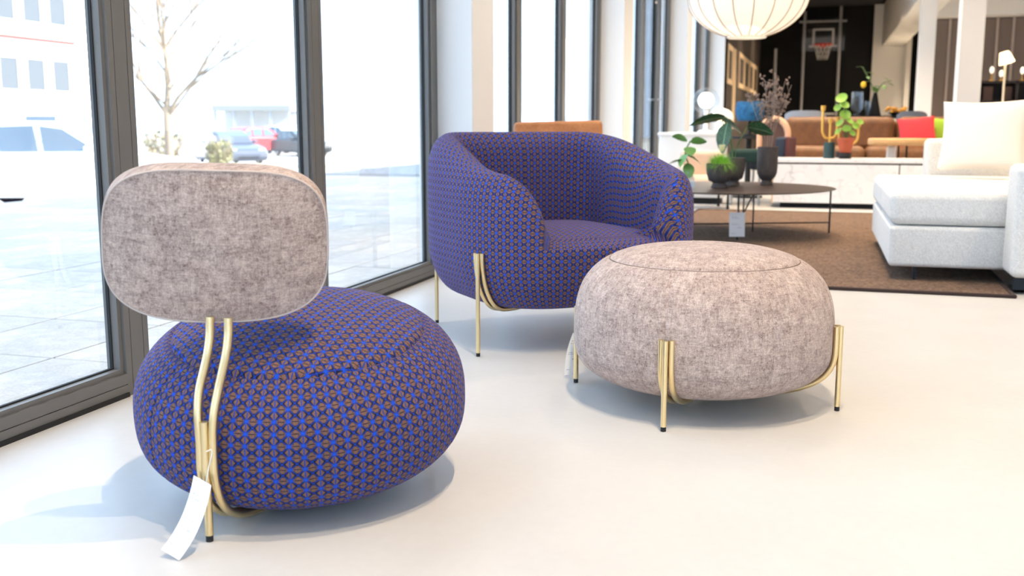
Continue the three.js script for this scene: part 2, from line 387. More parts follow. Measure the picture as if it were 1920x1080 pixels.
// ribbed taupe panels under a white bulkhead
{
  const w = structGroup('wall_panelled', 'taupe wall of tall panels with paler upright battens');
  mesh('backing', bx(1.9, XR, 0, 2.72, -21.3, -21.1), std(0x4f443e, 0.8), w);
  const pg = box(0.20, 2.70, 0.03), bg = box(0.045, 2.72, 0.06), pm = std(0x786a62, 0.7), bm = std(0xb3a59c, 0.7);
  for (let i = 0; i < 16; i++) {
    mesh('panel', pg, pm, w, [2.08 + i * 0.27, 1.35, -21.085]);
    mesh('batten', bg, bm, w, [2.215 + i * 0.27, 1.36, -21.07]);
  }
  struct('wall_bulkhead', bx(1.88, XR, 2.72, HC, -21.3, -20.6), M.plaster).userData.label = 'white bulkhead above the taupe panels';
}

// ================================================================ LAMPS OVERHEAD (ceiling spots)
const spotPositions = [];
spotPositions.push([0.05, -1.35, 1.05], [-0.12, -1.95, 1.2], [-0.3, -5.4, 1.2], [2.5, -1.8, 0.3], [1.9, -4.6, 1.3], [4.8, -2.8, 0.6], [1.4, 1.3, 0.25], [-0.7, 1.3, 0.25]);
for (const z of [-7.7, -10.2, -13.0, -16.0, -18.8, -21.2]) for (const x of [-0.45, 0.4, 3.2]) spotPositions.push([x, z, (z < -20 ? 2.6 : z < -12 ? 1.5 : 1.5) * (x > 3 ? 1.7 : 1)]);
spotPositions.push([0.25, -25.2, 5.5], [2.0, -25.6, 3.5], [-0.9, -25.2, 1.2]);
const spotBody = lathe([[0, 0], [0.046, 0], [0.05, 0.004], [0.05, 0.13], [0.044, 0.138], [0, 0.138]], 20), spotStem = cyl(0.012, 0.012, 0.1, 0, 0.13, 0, 10);
const spotLens = new THREE.CircleGeometry(0.04, 20).rotateX(Math.PI / 2);
const lensMat = new THREE.MeshStandardMaterial({ color: 0xffffff, emissive: LAMP, emissiveIntensity: 6 });
for (const [x, z, k] of spotPositions) {
  const s = thing('ceiling_spotlight', 'small white cylindrical spotlight hanging below the ceiling', 'lamp', [x, HC - (z < -20 ? 0.14 : 0.23), z], 0, 'ceiling spotlights'); if (z < -20) s.scale.y = 0.34;
  mesh('housing', spotBody, M.white, s); mesh('stem', spotStem, M.white, s); mesh('lens', spotLens, lensMat, s, [0, -0.002, 0]);
  const l = new THREE.SpotLight(LAMP, SPOT_POWER * k, 0, 0.92, 0.9, 2);
  l.position.set(x, HC - (z < -20 ? 0.15 : 0.24), z); l.target.position.set(x, 0, z); l.castShadow = true; l.shadow.radius = 0.7;
  scene.add(l, l.target);
}

// ================================================================ FOREGROUND: POUF, CHAIR, ARMCHAIR
// cushion body: profile height at radius fraction q, upper and lower halves
const POUF = { R: 0.358, yc: 0.178, up: 0.255, dn: 0.145, nu: 3.1, nd: 2.8 };
function poufPoint(t, P = POUF) {                       // t 0..1 from underside centre to crown centre -> [r, y]
  const a = (t - 0.5) * Math.PI, c = Math.cos(a), s = Math.sin(a), n = s > 0 ? P.nu : P.nd;
  return [P.R * Math.pow(Math.max(0, c), 2 / n), P.yc + (s > 0 ? P.up : P.dn) * spow(s, 2 / n)];
}
function poufBody(root, mat, seamMat, panels, turn, seamR, P = POUF) {
  // arc length table, to give the cloth uv in metres and to find the top seam
  const N = 400, tab = []; let L = 0, prev = null;
  for (let i = 0; i <= N; i++) { const p = poufPoint(i / N, P); if (prev) L += Math.hypot(p[0] - prev[0], p[1] - prev[1]); tab.push([p[0], p[1], L]); prev = p; }
  const byL = (l) => { let k = tab.findIndex((q) => q[2] >= l); if (k < 1) k = 1; const a = tab[k - 1], b = tab[k], f = (l - a[2]) / (b[2] - a[2] || 1); return [lerp(a[0], b[0], f), lerp(a[1], b[1], f)]; };
  const top = tab.slice(N / 2).find((q) => q[0] <= seamR)[2];
  const us = []; const nu = 26; for (let i = 0; i <= nu; i++) { const x = i / nu * 2 - 1; us.push(0.5 + 0.5 * Math.sign(x) * (1 - Math.pow(1 - Math.abs(x), 1.9))); }
  const low = 0.02, vsSide = [], vsTop = [];
  for (let i = 0; i <= 44; i++) vsSide.push(i / 44 * 0.955); for (let i = 1; i <= 16; i++) vsSide.push(0.955 + 0.045 * i / 16);
  for (let i = 0; i <= 12; i++) vsTop.push(i / 12 * 0.10); for (let i = 1; i <= 20; i++) vsTop.push(0.10 + 0.90 * i / 20);
  const groove = (d, w = 0.005, a = 0.0034) => a * Math.exp(-((d / w) ** 2));
  for (let k = 0; k < panels; k++) {
    const a0 = turn + k * 2 * Math.PI / panels, a1 = a0 + 2 * Math.PI / panels;
    const g = surf((u, v) => {
      const l = lerp(low, top, v), [r, y] = byL(l), a = lerp(a0, a1, u);
      const d = Math.min(u, 1 - u) * (a1 - a0) * r, q = r - groove(d) - groove(top - l, 0.005, 0.003), dy = -groove(top - l, 0.0045, 0.006);
      return [Math.cos(a) * q, y + dy, Math.sin(a) * q, a * P.R, l];
    }, nu, 60, { us, vs: vsSide, flip: true });
    mesh('side_panel', g, mat, root);
  }
  mesh('top_panel', surf((u, v) => {
    const l = lerp(top, L, v), [r, y] = byL(l), a = u * 2 * Math.PI, dy = -groove(l - top, 0.0045, 0.006), q = Math.max(0.0004, r);
    return [Math.cos(a) * q, y + dy, Math.sin(a) * q, Math.cos(a) * (L - l), Math.sin(a) * (L - l)];
  }, 96, 32, { wrap: true, flip: true, vs: vsTop }), mat, root);
  const ring = []; { const [r, y] = byL(top); for (let i = 0; i < 60; i++) { const a = i / 60 * 2 * Math.PI; ring.push([Math.cos(a) * (r - 0.001), y - 0.0040, Math.sin(a) * (r - 0.001)]); } }
  if (seamMat) mesh('seam_thread', tube(ring, 0.0011, 160, 6, true), seamMat, root);
  mesh('underside', surf((u, v) => { const [r, y] = byL(lerp(0, low + 0.01, v)), a = u * 2 * Math.PI; return [Math.cos(a) * Math.max(r, 0.0004), y + 0.001, Math.sin(a) * Math.max(r, 0.0004), Math.cos(a) * r, Math.sin(a) * r]; }, 48, 6, { wrap: true, flip: true }), mat, root);
}
const ROD = 0.0076;
// leg of the round pieces: a straight leg between two rods that hug the cushion and run on under it
function hugPath(P, off, k = 0) {                              // [r, y] from the widest line down and under the cushion
  const out = [];
  for (let i = 0; i <= 22; i++) {
    const t = 0.5 - 0.49 * Math.pow(i / 22, 0.9), p = poufPoint(t, P), a = poufPoint(Math.min(0.5, t + 0.004), P), b = poufPoint(t - 0.004, P);
    const d = [b[0] - a[0], b[1] - a[1]], l = Math.hypot(...d) || 1; const r = p[0] - d[1] / l * off, y = p[1] + d[0] / l * off; out.push([r - k * (y - P.yc), y + k * r]);
  }
  return out;
}
function poufLeg(root, ang, P = POUF, legTop = 0.232, k = 0) {
  const c = Math.cos(ang), s = Math.sin(ang), at = (r, t, y) => [c * r - s * t, y, s * r + c * t], rr_ = P.R + ROD * 1.6;
  mesh('leg', rod(at(rr_ + 0.005, 0, 0.012), at(rr_ + 0.005, 0, legTop), ROD * 0.98, 14), M.brass, root);
  mesh('foot_cap', rod(at(rr_ + 0.005, 0, 0), at(rr_ + 0.005, 0, 0.013), ROD * 0.9, 14), M.blackFoot, root);
  for (const side of [-1, 1]) {
    const t = side * ROD * 1.75;
    mesh('cradle_rod', pipe([at(P.R + ROD, t, legTop), ...hugPath(P, ROD, k).map(([r, y]) => at(r, t, y))], ROD, 60, 12), M.brass, root);
  }
}
const dirTo = (cx, cz, x, z) => Math.atan2(z - cz, x - cx);

// ---- grey pouf
const pouf = thing('round_pouf', 'round mottled greige pouf on brass rod legs, at the right front', 'pouf', [-0.297, 0, -2.864]);
{
  const base = 97.5 * Math.PI / 180;
  poufBody(pouf, M.chenille, std(0x857269, 0.95), 8, base + 0.02, 0.262);
  for (let k = 0; k < 4; k++) poufLeg(pouf, base + k * Math.PI / 2);
}
// ---- chair: star-patterned round seat, rods up to a pebble backrest
const CH = [-1.043, 0, -1.929], legAt = [-1.05, -1.562];
const chair = thing('lounge_chair', 'low round lounge chair with blue star-patterned seat and greige backrest', 'chair', CH);
{
  const P = { R: 0.347, yc: 0.187, up: 0.201, dn: 0.152, nu: 2.5, nd: 2.9 }, tilt = (a) => -0.055 * Math.cos(a) - 0.158 * Math.sin(a);
  const seat = new THREE.Group(); seat.name = 'seat'; chair.add(seat); seat.position.y = P.yc;          // seat tipped back a little
  seat.quaternion.setFromUnitVectors(V(0, 1, 0), V(0.055, 1, 0.158).normalize());
  const base = dirTo(CH[0], CH[2], legAt[0], legAt[1]);
  poufBody(seat, M.star, null, 6, base + 0.5, 0.262, { ...P, yc: 0 });
  const R0 = Math.hypot(legAt[0] - CH[0], legAt[1] - CH[2]);
  for (const k of [-1, 1]) poufLeg(chair, base + k * 2.75, P, 0.235, tilt(base + k * 2.75));
  // rear leg: short leg between the two rods that rise to the backrest
  const c = Math.cos(base), s = Math.sin(base), at = (r, t, y) => [c * r - s * t, y, s * r + c * t], RL = R0 - 0.006;
  mesh('leg', rod(at(RL + 0.004, 0, 0.012), at(RL + 0.004, 0, 0.228), ROD, 14), M.brass, chair);
  mesh('foot_cap', rod(at(RL + 0.004, 0, 0), at(RL + 0.004, 0, 0.013), ROD * 0.9, 14), M.blackFoot, chair);
  for (const side of [-1, 1]) {
    const t = side * ROD * 1.8, t2 = side * 0.0195;
    const under = hugPath(P, ROD * 1.05, tilt(base)).reverse().map(([r, y]) => at(r + (RL - P.R - ROD) * sstep(0.2, 0.34, r), t, y));
    mesh('back_rod', pipe([...under, at(RL, t, 0.185), at(RL, lerp(t, t2, 0.2), 0.215), at(RL - 0.004, lerp(t, t2, 0.6), 0.248), at(RL - 0.015, t2, 0.282), at(RL - 0.031, t2, 0.314), at(RL - 0.046, t2, 0.345), at(RL - 0.055, t2, 0.376), at(RL - 0.058, t2, 0.41)], ROD * 1.05, 110, 12), M.brass, chair);
  }
  // backrest pebble
  const back = new THREE.Group(); back.name = 'backrest'; chair.add(back);
  const bp = at(RL - 0.062, 0, 0.541); back.position.set(bp[0], bp[1], bp[2]);
  back.rotation.order = 'YXZ'; back.rotation.set(0.24, 0.52, -0.035);          // local +z = rear face
  const W = 0.200, Hh = 0.146, n = 3.3;
  const outline = (a) => { const cx = spow(Math.cos(a), 2 / n), sy = spow(Math.sin(a), 2 / n); return [W * cx * (1 - 0.05 * sy * 0.6 + 0.0), Hh * sy]; };
  const bend = (x) => -0.9 * x * x;                    // both ends wrap forward
  // rear panel
  mesh('rear_panel', surf((u, v) => { const a = u * 2 * Math.PI, s2 = Math.max(1e-3, 1 - v), [x, y] = outline(a); const X = x * s2, Y = y * s2; return [X, Y, 0.010 + 0.020 * (1 - Math.pow(s2, 2.6)) + bend(X), X, Y]; }, 96, 30, { wrap: true }), M.chenille, back);
  // front pebble
  mesh('front_pad', surf((u, v) => {
    const a = u * 2 * Math.PI, [x, y] = outline(a), b = v * Math.PI / 2, s2 = Math.max(1e-3, Math.pow(Math.cos(b), 0.62)), grow = 1 + 0.045 * Math.sin(Math.min(1, v * 2.4) * Math.PI) , z = 0.010 - 0.140 * Math.pow(Math.sin(b), 0.95);
    const X = x * s2 * grow, Y = y * s2 * grow; return [X, Y, z + bend(X), X + z, Y + z];
  }, 96, 34, { wrap: true, flip: true }), M.chenille, back);
  const pts = []; for (let i = 0; i < 72; i++) { const [x, y] = outline(i / 72 * 2 * Math.PI); pts.push([x * 1.003, y * 1.003, 0.010 + bend(x)]); }
  mesh('piping', tube(pts, 0.0019, 180, 6, true), M.piping, back);
  mesh('mounting_plate', rbox(0.12, 0.010, 0.035, 0.004, 0, -Hh - 0.004, -0.02), M.brass, back);
}
// ---- armchair
const arm = thing('tub_armchair', 'deep blue star-patterned tub armchair on brass rod legs by the window', 'armchair', [-0.905, 0, -3.63], 0.74);
{
  const A = 0.445, B = 0.42, SEAT = 0.385, BOT = 0.145;
  const Rs = (th, a, b, n) => 1 / Math.pow(Math.pow(Math.abs(Math.sin(th)) / a, n) + Math.pow(Math.abs(Math.cos(th)) / b, n), 1 / n);
  const ro = (th) => Rs(th, A, B, 3.0), ri = (th) => Math.cos(th) > 0 ? Rs(th, A - 0.168, 3.0, 8) : Rs(th, A - 0.168, B - 0.135, 8);
  // th measured from the front (+z) towards +x; the rim is low across the front opening, then rises in a round arm end
  const rim = (th) => {
    const a = Math.abs(Math.atan2(Math.sin(th), Math.cos(th)));           // 0 front .. pi back
    const t = clamp((a - 0.585) / 0.38, 0, 1), side = Math.pow(1 - Math.pow(1 - t, 2.2), 0.6);
    return lerp(SEAT, 0.600 + 0.135 * sstep(0.8, 2.5, a), side);
  };
  const prof = (th, t) => {                                               // t 0..1: underside, outer wall, rim, inner wall
    const h = rim(th), R = ro(th), wall = Math.max(0.115, R - ri(th)), openF = sstep(SEAT + 0.002, SEAT + 0.05, h);
    const cap = lerp(0.075, Math.min(0.082, wall * 0.62), openF);
    const pts = [[R - 0.30, BOT], [R - 0.17, BOT], [R - 0.085, BOT + 0.014], [R - 0.035, BOT + 0.062], [R - 0.008, BOT + 0.13], [R, BOT + 0.205],
      [R - lerp(0.012, 0.0, openF), Math.max(BOT + 0.215, h - cap * 1.5)], [R - lerp(0.03, 0.012, openF), h - cap * lerp(0.83, 0.62, openF)], [R - lerp(0.065, 0.034, openF), h - cap * lerp(0.37, 0.16, openF)], [R - lerp(0.115, wall * 0.46, openF), h - lerp(0.008, 0, openF)],
      [R - lerp(0.16, wall * 0.74, openF), h - lerp(0.0, cap * 0.22, openF)], [R - lerp(0.20, wall - 0.002, openF), h - lerp(0.004, cap * 0.95, openF)], [R - lerp(0.235, wall + 0.006, openF), lerp(h - 0.01, lerp(h - cap * 0.95, SEAT - 0.04, 0.5), openF)], [R - lerp(0.26, wall + 0.008, openF), SEAT - 0.04]];
    const c = pts.length - 1, f = t * c, i = Math.min(c - 1, Math.floor(f)), k = f - i, g = (j) => pts[clamp(j, 0, c)];
    const cr = (q) => { const p0 = g(i - 1)[q], p1 = g(i)[q], p2 = g(i + 1)[q], p3 = g(i + 2)[q]; return 0.5 * (2 * p1 + (p2 - p0) * k + (2 * p0 - 5 * p1 + 4 * p2 - p3) * k * k + (3 * p1 - p0 - 3 * p2 + p3) * k * k * k); };
    return [cr(0), cr(1)];
  };
  const NU = 640, NV = 78, CREST = 54;                     // the 54th row of 78 runs along the crest of the rim
  // arc length in both directions for the cloth
  const col = [];
  for (let i = 0; i <= NU; i++) { const th = i / NU * 2 * Math.PI - Math.PI, r = []; let L = 0, p0 = null; for (let j = 0; j <= NV; j++) { const p = prof(th, j / NV); if (p0) L += Math.hypot(p[0] - p0[0], p[1] - p0[1]); r.push(L); p0 = p; } col.push(r); }
  const per = [0]; for (let i = 1; i <= NU; i++) { const t0 = (i - 1) / NU * 2 * Math.PI - Math.PI, t1 = i / NU * 2 * Math.PI - Math.PI; per.push(per[i - 1] + Math.hypot(Math.sin(t1) * ro(t1) - Math.sin(t0) * ro(t0), Math.cos(t1) * ro(t1) - Math.cos(t0) * ro(t0))); }
  // cloth length along the lining: shared with the shell at the arm ends, its own along the inner walls
  const thAt = (k) => k / NU * 2 * Math.PI - Math.PI, inPt = (k) => { const t = thAt(k), r = Math.min(ri(t), ro(t)); return [Math.sin(t) * r, Math.cos(t) * r]; }, perIn = per.slice();
  for (const dir of [1, -1]) for (let i = NU / 2; i + dir >= 0 && i + dir <= NU; i += dir) {
    const a = inPt(i), b = inPt(i + dir), w = sstep(0.9, 1.2, Math.abs(thAt(i + dir)));
    perIn[i + dir] = perIn[i] + dir * lerp(Math.abs(per[i + dir] - per[i]), Math.hypot(a[0] - b[0], a[1] - b[1]), w);
  }
  const cut = (j0, j1, per_) => surf((u, v) => {
    const i = Math.round(u * NU), j = Math.round(lerp(j0, j1, v)), th = u * 2 * Math.PI - Math.PI, [r, y] = prof(th, j / NV);
    if (!j0) return [Math.sin(th) * r, y, Math.cos(th) * r, per_[i], col[i][j]];
    const w = 1 - sstep(0.66, 0.84, Math.abs(th)), [rc, yc] = prof(th, j0 / NV);          // the arm ends are cut from one piece: across and down
    return [Math.sin(th) * r, y, Math.cos(th) * r, per_[i] + Math.sign(th) * (rc - r) * w, lerp(col[i][j], col[i][j0] - (yc - y), w)];
  }, NU, j1 - j0, { wrap: true });
  mesh('shell', cut(0, CREST, per), M.star, arm);
  mesh('inner_lining', cut(CREST, NV, perIn), M.star, arm);
  // seat cushion, crowned, running out to the front lip
  const rsx = (th) => Math.min(ro(th) - 0.13, ri(th) + 0.012);
  mesh('seat', surf((u, v) => {
    const th = u * 2 * Math.PI, e = Math.pow(v, 0.8), r = Math.max(0.0005, rsx(th) * (1 - e)), f = 1 - e, y = SEAT - 0.005 + 0.032 * (1 - f * f);
    return [Math.sin(th) * r, y, Math.cos(th) * r, Math.sin(th) * r, Math.cos(th) * r];
  }, 120, 30, { wrap: true }), M.star, arm);
  mesh('underside', surf((u, v) => { const th = u * 2 * Math.PI, r = Math.max(0.0005, (ro(th) - 0.29) * (1 - v)); return [Math.sin(th) * r, BOT + 0.0005, Math.cos(th) * r, r, th]; }, 60, 4, { wrap: true, flip: true }), M.gasket, arm);
  // legs near the four corners, each a post and two rods that follow the shell and run on under it
  for (const th of [-1.06, 1.06, -2.4, 2.4]) {
    const c = Math.cos(th), s = Math.sin(th), at = (r, t, y) => [s * r + c * t, y, c * r - s * t], rods = [];
    for (let i = 0; i <= 26; i++) {
      const t = lerp(0.445, 0.02, i / 26), p = prof(th, t), a = prof(th, t + 0.006), b = prof(th, t - 0.006), d = [b[0] - a[0], b[1] - a[1]], l = Math.hypot(...d) || 1;
      const q = [p[0] - d[1] / l * (ROD + 0.001), p[1] + d[0] / l * (ROD + 0.001)]; if (q[1] < 0.335) rods.push(q);
    }
    const R = ro(th) + ROD * 1.9;
    mesh('leg', rod(at(R, 0, 0.012), at(R, 0, 0.345), ROD * 0.95, 12), M.brass, arm);
    mesh('foot_cap', rod(at(R, 0, 0), at(R, 0, 0.013), ROD * 0.9, 12), M.blackFoot, arm);
    for (const side of [-1, 1]) { const t = side * ROD * 1.7; mesh('cradle_rod', pipe([at(ro(th) + ROD, t, 0.345), ...rods.map(([r, y]) => at(r, t, y))], ROD, 60, 12), M.brass, arm); }
  }
}
// ---- hang tags: a slightly bowed card from a (top middle) to b (bottom middle), across w, bowed by bow
function hangTag(label, a, b, w, bow, knot, group) {
  const g = thing('price_tag', label, 'price tag', a, 0, group);
  mesh('card', surf((u, v) => { const k = 4 * v * (1 - v); return [0, 1, 2].map((i) => (b[i] - a[i]) * v + w[i] * (u - 0.5) + bow[i] * k).concat([u, 1 - v]); }, 4, 14), M.paper, g);
  mesh('string', tube(knot.map((p) => p.map((q, i) => q - a[i])), 0.0011, 14, 5), M.string, g);
  return g;
}
hangTag('long white hang tag dangling from the rear leg of the lounge chair', [-1.047, 0.124, -1.546], [-1.072, 0.008, -1.474], [0.040, -0.013, 0.006], [0.007, -0.007, -0.002], [[-1.040, 0.120, -1.547], [-1.036, 0.15, -1.552], [-1.031, 0.180, -1.556], [-1.041, 0.176, -1.553]]);
hangTag('white hang tag half hidden behind the left side of the grey pouf', [-0.674, 0.14, -2.972], [-0.694, 0.012, -2.955], [0.034, 0.0, -0.022], [-0.006, 0, 0.006], [[-0.674, 0.138, -2.972], [-0.672, 0.17, -2.970], [-0.669, 0.20, -2.965]]);
hangTag('white hang tag on the front leg of the dark coffee table', [-0.503, 0.194, -6.874], [-0.499, 0.035, -6.862], [0.098, 0.0, -0.03], [0, 0, 0.006], [[-0.503, 0.192, -6.875], [-0.500, 0.24, -6.880], [-0.498, 0.30, -6.884]]);

// ================================================================ MIDDLE GROUND
// ---- rug
{
  const r = thing('woven_rug', 'large brown flat-woven rug under the coffee table and white sofa', 'rug', [-0.085, 0, -7.15]);
  r.rotation.y = -0.022;
  mesh('pile', rbox(1.96, 0.012, 4.36, 0.005, 0, 0.006, 0, 2), M.rug, r);
  for (const s of [-1, 1]) { mesh('binding', rbox(2.00, 0.016, 0.022, 0.006, 0, 0.008, s * 2.185, 2), M.rugEdge, r); mesh('binding', rbox(0.022, 0.016, 4.39, 0.006, s * 0.99, 0.008, 0, 2), M.rugEdge, r); }
}
// ---- coffee table
const TT = 0.335, TC = [-0.60, -7.32];
{
  const t = thing('coffee_table', 'large low oval coffee table with dark walnut top on thin black legs', 'coffee table', [TC[0], 0.012, TC[1]]);
  const h = TT - 0.012;
  const top = lathe([[0, h - 0.016], [0.60, h - 0.016], [0.685, h - 0.011], [0.72, h - 0.003], [0.72, h - 0.001], [0.716, h], [0.6, h], [0, h]], 96); top.scale(1, 1, 1.0);
  { const p = top.attributes.position, uv = top.attributes.uv; for (let i = 0; i < uv.count; i++) uv.setXY(i, p.getX(i), p.getZ(i)); }
  mesh('tabletop', top, M.walnut, t);
  const L = [[0.686, -0.19], [0.102, 0.436], [0.062, -0.66], [-0.43, 0.30], [-0.40, -0.42], [0.19, 0.30]];
  for (const [x, z] of L.slice(0, 5)) mesh('leg', rod([x, 0, z], [x, h - 0.012, z], 0.0065, 8), M.steelDark, t);
  mesh('stretcher', rod([L[0][0], 0.075, L[0][1]], [L[3][0], 0.075, L[3][1]], 0.005, 8), M.steelDark, t);
  mesh('stretcher', rod([L[1][0], 0.075, L[1][1]], [L[2][0], 0.075, L[2][1]], 0.005, 8), M.steelDark, t);
  mesh('brace', [rod([0.102, 0.10, 0.436], [0.19, h - 0.02, 0.25], 0.005, 8), rod([0.19, 0.04, 0.28], [0.19, h - 0.02, 0.28], 0.005, 8)], M.steelDark, t);
}
// footed stoneware pots and vase
function stoneware(name, label, category, pos, R, H, tall) {
  const t = thing(name, label, category, pos);
  const f = 0.032;
  const pts = [[0, 0], [R * 0.60, 0], [R * 0.62, 0.005], [R * 0.50, f], [R * 0.52, f + 0.004], [R * 0.80, f + H * 0.10], [R * 0.95, f + H * (tall ? 0.2 : 0.36)], [R, f + H * (tall ? 0.34 : 0.62)], [R, H], [R - 0.006, H + 0.002], [R - 0.012, H - 0.004], [R - 0.014, H * 0.55], [R * 0.6, H * 0.4], [0, H * 0.4]];
  mesh('vessel', lathe(pts, 48), M.pot, t);
  return t;
}
const pot1 = [-0.655, TT, -7.20], pot2 = [-0.590, TT, -7.52], vase = [-0.358, TT, -7.62];
stoneware('plant_pot', 'dark grey footed stoneware pot overflowing with bright green grass', 'pot', pot1, 0.092, 0.165, false);
stoneware('plant_pot', 'dark brown footed stoneware pot standing behind the grass-filled pot', 'pot', pot2, 0.085, 0.195, false);
stoneware('tall_vase', 'tall dark stoneware vase holding dried stems on the coffee table', 'vase', vase, 0.073, 0.272, true);
// ---- grass mound with pale flowers in the front pot
{
  const g = thing('grass_tuft', 'bright green grass tuft with a pale cream bloom in the front pot', 'plant', [pot1[0], pot1[1] + 0.13, pot1[2]]);
  const blades = [];
  for (let i = 0; i < 760; i++) {
    const a = rr(0, 6.283), r0 = rr(0, 0.06), out = rr(0.02, 0.115), hgt = rr(0.08, 0.155), c = Math.cos(a), s = Math.sin(a);
    const b = surf((u, v) => { const w = 0.0042 * (1 - v) + 0.0004, r = r0 + out * v * v, y = hgt * v - 0.125 * v * v * v * (out / 0.115), t = (u - 0.5) * w; return [c * r - s * t, y, s * r + c * t, u, v]; }, 1, 5); blades.push(b);
  }
  const m = mesh('blades', merge(blades), M.grass, g); m.userData.kind = 'stuff';
  for (let i = 0; i < 7; i++) { const a = i * 0.9, p = leaf(0.055, 0.034, -0.5, 0.2); const q = mesh('petal', p, M.petal, g, [0.01, 0.115, -0.01]); q.rotation.set(-0.9, a, 0, 'YXZ'); }
}
// ---- alocasia leaves rising from the rear pot
{
  const g = thing('alocasia_plant', 'leafy plant with large dark ribbed leaves in the rear brown pot', 'plant', [pot2[0], pot2[1] + 0.085, pot2[2]]);
  const stemTo = (p, bend) => mesh('leaf_stem', tube([[0, 0, 0], [p[0] * 0.25 + bend, p[1] * 0.55, p[2] * 0.3], p], 0.0042, 16, 6), M.stem, g);
  const L = [
    // tip base position, length, width, yaw (direction of the leaf), pitch, roll, droop
    [[-0.055, 0.395, 0.03], 0.27, 0.115, -1.62, 0.02, 0.55, 0.5],
    [[-0.045, 0.36, 0.05], 0.235, 0.125, -0.35, 1.05, 0.15, 0.35],
    [[-0.09, 0.375, 0.0], 0.19, 0.12, 1.25, 0.35, -0.55, 0.45],
    [[0.085, 0.325, 0.0], 0.20, 0.14, 1.55, 0.10, -0.75, 0.4],
  ];
  for (const [p, len, wid, yaw, pitch, roll, droop] of L) {
    stemTo(p, 0); const m = mesh('leaf', leaf(len, wid, droop, 0.18), M.leaf, g, p); m.rotation.order = 'YXZ'; m.rotation.set(pitch, yaw, roll);
  }
}
// ---- dried umbels in the tall vase
{
  const g = thing('dried_flowers', 'bunch of dry brown branching seed heads in the tall vase', 'dried flowers', [vase[0], vase[1] + 0.12, vase[2]]);
  const st = [], heads = []; const dot = new THREE.IcosahedronGeometry(0.0062, 0);
  for (let i = 0; i < 9; i++) {
    const a = rr(0, 6.283), lean = rr(0.02, 0.16), h = rr(0.46, 0.66), ex = Math.cos(a) * lean + 0.012, ez = Math.sin(a) * lean * 0.6;
    st.push(tube([[Math.cos(a) * 0.01, 0, Math.sin(a) * 0.01], [ex * 0.35, h * 0.5, ez * 0.35], [ex, h, ez]], 0.0022, 14, 5));
    for (let k = 0; k < 13; k++) {
      const t = rr(0.55, 1), bx0 = [ex * t * t, h * t, ez * t * t], e = [bx0[0] + rr(-0.05, 0.05), bx0[1] + rr(0.015, 0.07), bx0[2] + rr(-0.05, 0.05)];
      st.push(rod(bx0, e, 0.0011, 4));
      for (let q = 0; q < 4; q++) { const d = dot.clone(); d.scale(rr(0.7, 1.4), rr(0.7, 1.4), rr(0.7, 1.4)); d.translate(e[0] + rr(-0.013, 0.013), e[1] + rr(-0.01, 0.014), e[2] + rr(-0.013, 0.013)); heads.push(d); }
    }
  }
  mesh('stems', merge(st), M.dried, g).userData.kind = 'stuff'; mesh('seed_heads', merge(heads), M.dried, g).userData.kind = 'stuff';
}
// ---- fresh branch in a glass vase
{
  const p = [-0.87, TT, -7.12];
  const v = thing('glass_vase', 'small clear glass vase on the coffee table beside the blue armchair', 'vase', p);
  mesh('vessel', lathe([[0, 0], [0.05, 0], [0.055, 0.01], [0.058, 0.06], [0.042, 0.10], [0.046, 0.12], [0.043, 0.12], [0.039, 0.10], [0.053, 0.06], [0.05, 0.014], [0, 0.012]], 32), M.clearGlass, v);
  const g = thing('leafy_branch', 'branch with rounded fresh green leaves in the small glass vase', 'plant', [p[0], p[1] + 0.02, p[2]]);
  mesh('branch', tube([[0, 0, 0], [0.015, 0.12, 0], [-0.015, 0.22, 0], [0.02, 0.30, 0.01]], 0.005, 18, 6), M.stem, g);
  for (const [x, y, z, len, wid, yaw, pitch, roll] of [[0, 0.30, 0.01, 0.115, 0.085, -1.9, -0.45, 0.7], [0.02, 0.29, 0.01, 0.12, 0.085, 1.5, -0.25, -0.7], [0, 0.22, 0, 0.12, 0.095, -0.7, 0.75, 0.2], [0, 0.2, 0, 0.13, 0.095, 1.2, 0.25, -0.4], [0, 0.15, 0, 0.115, 0.08, 0.5, 0.9, 0.2], [-0.01, 0.17, 0, 0.12, 0.055, -1.5, 0.0, 0.25], [0.01, 0.26, 0, 0.11, 0.085, 0.3, 0.35, 0]]) {
    const m = mesh('leaf', leaf(len, wid, 0.5, 0.12, 0.9), M.leafLight, g, [x, y, z]); m.rotation.order = 'YXZ'; m.rotation.set(pitch, yaw, roll);
  }
}
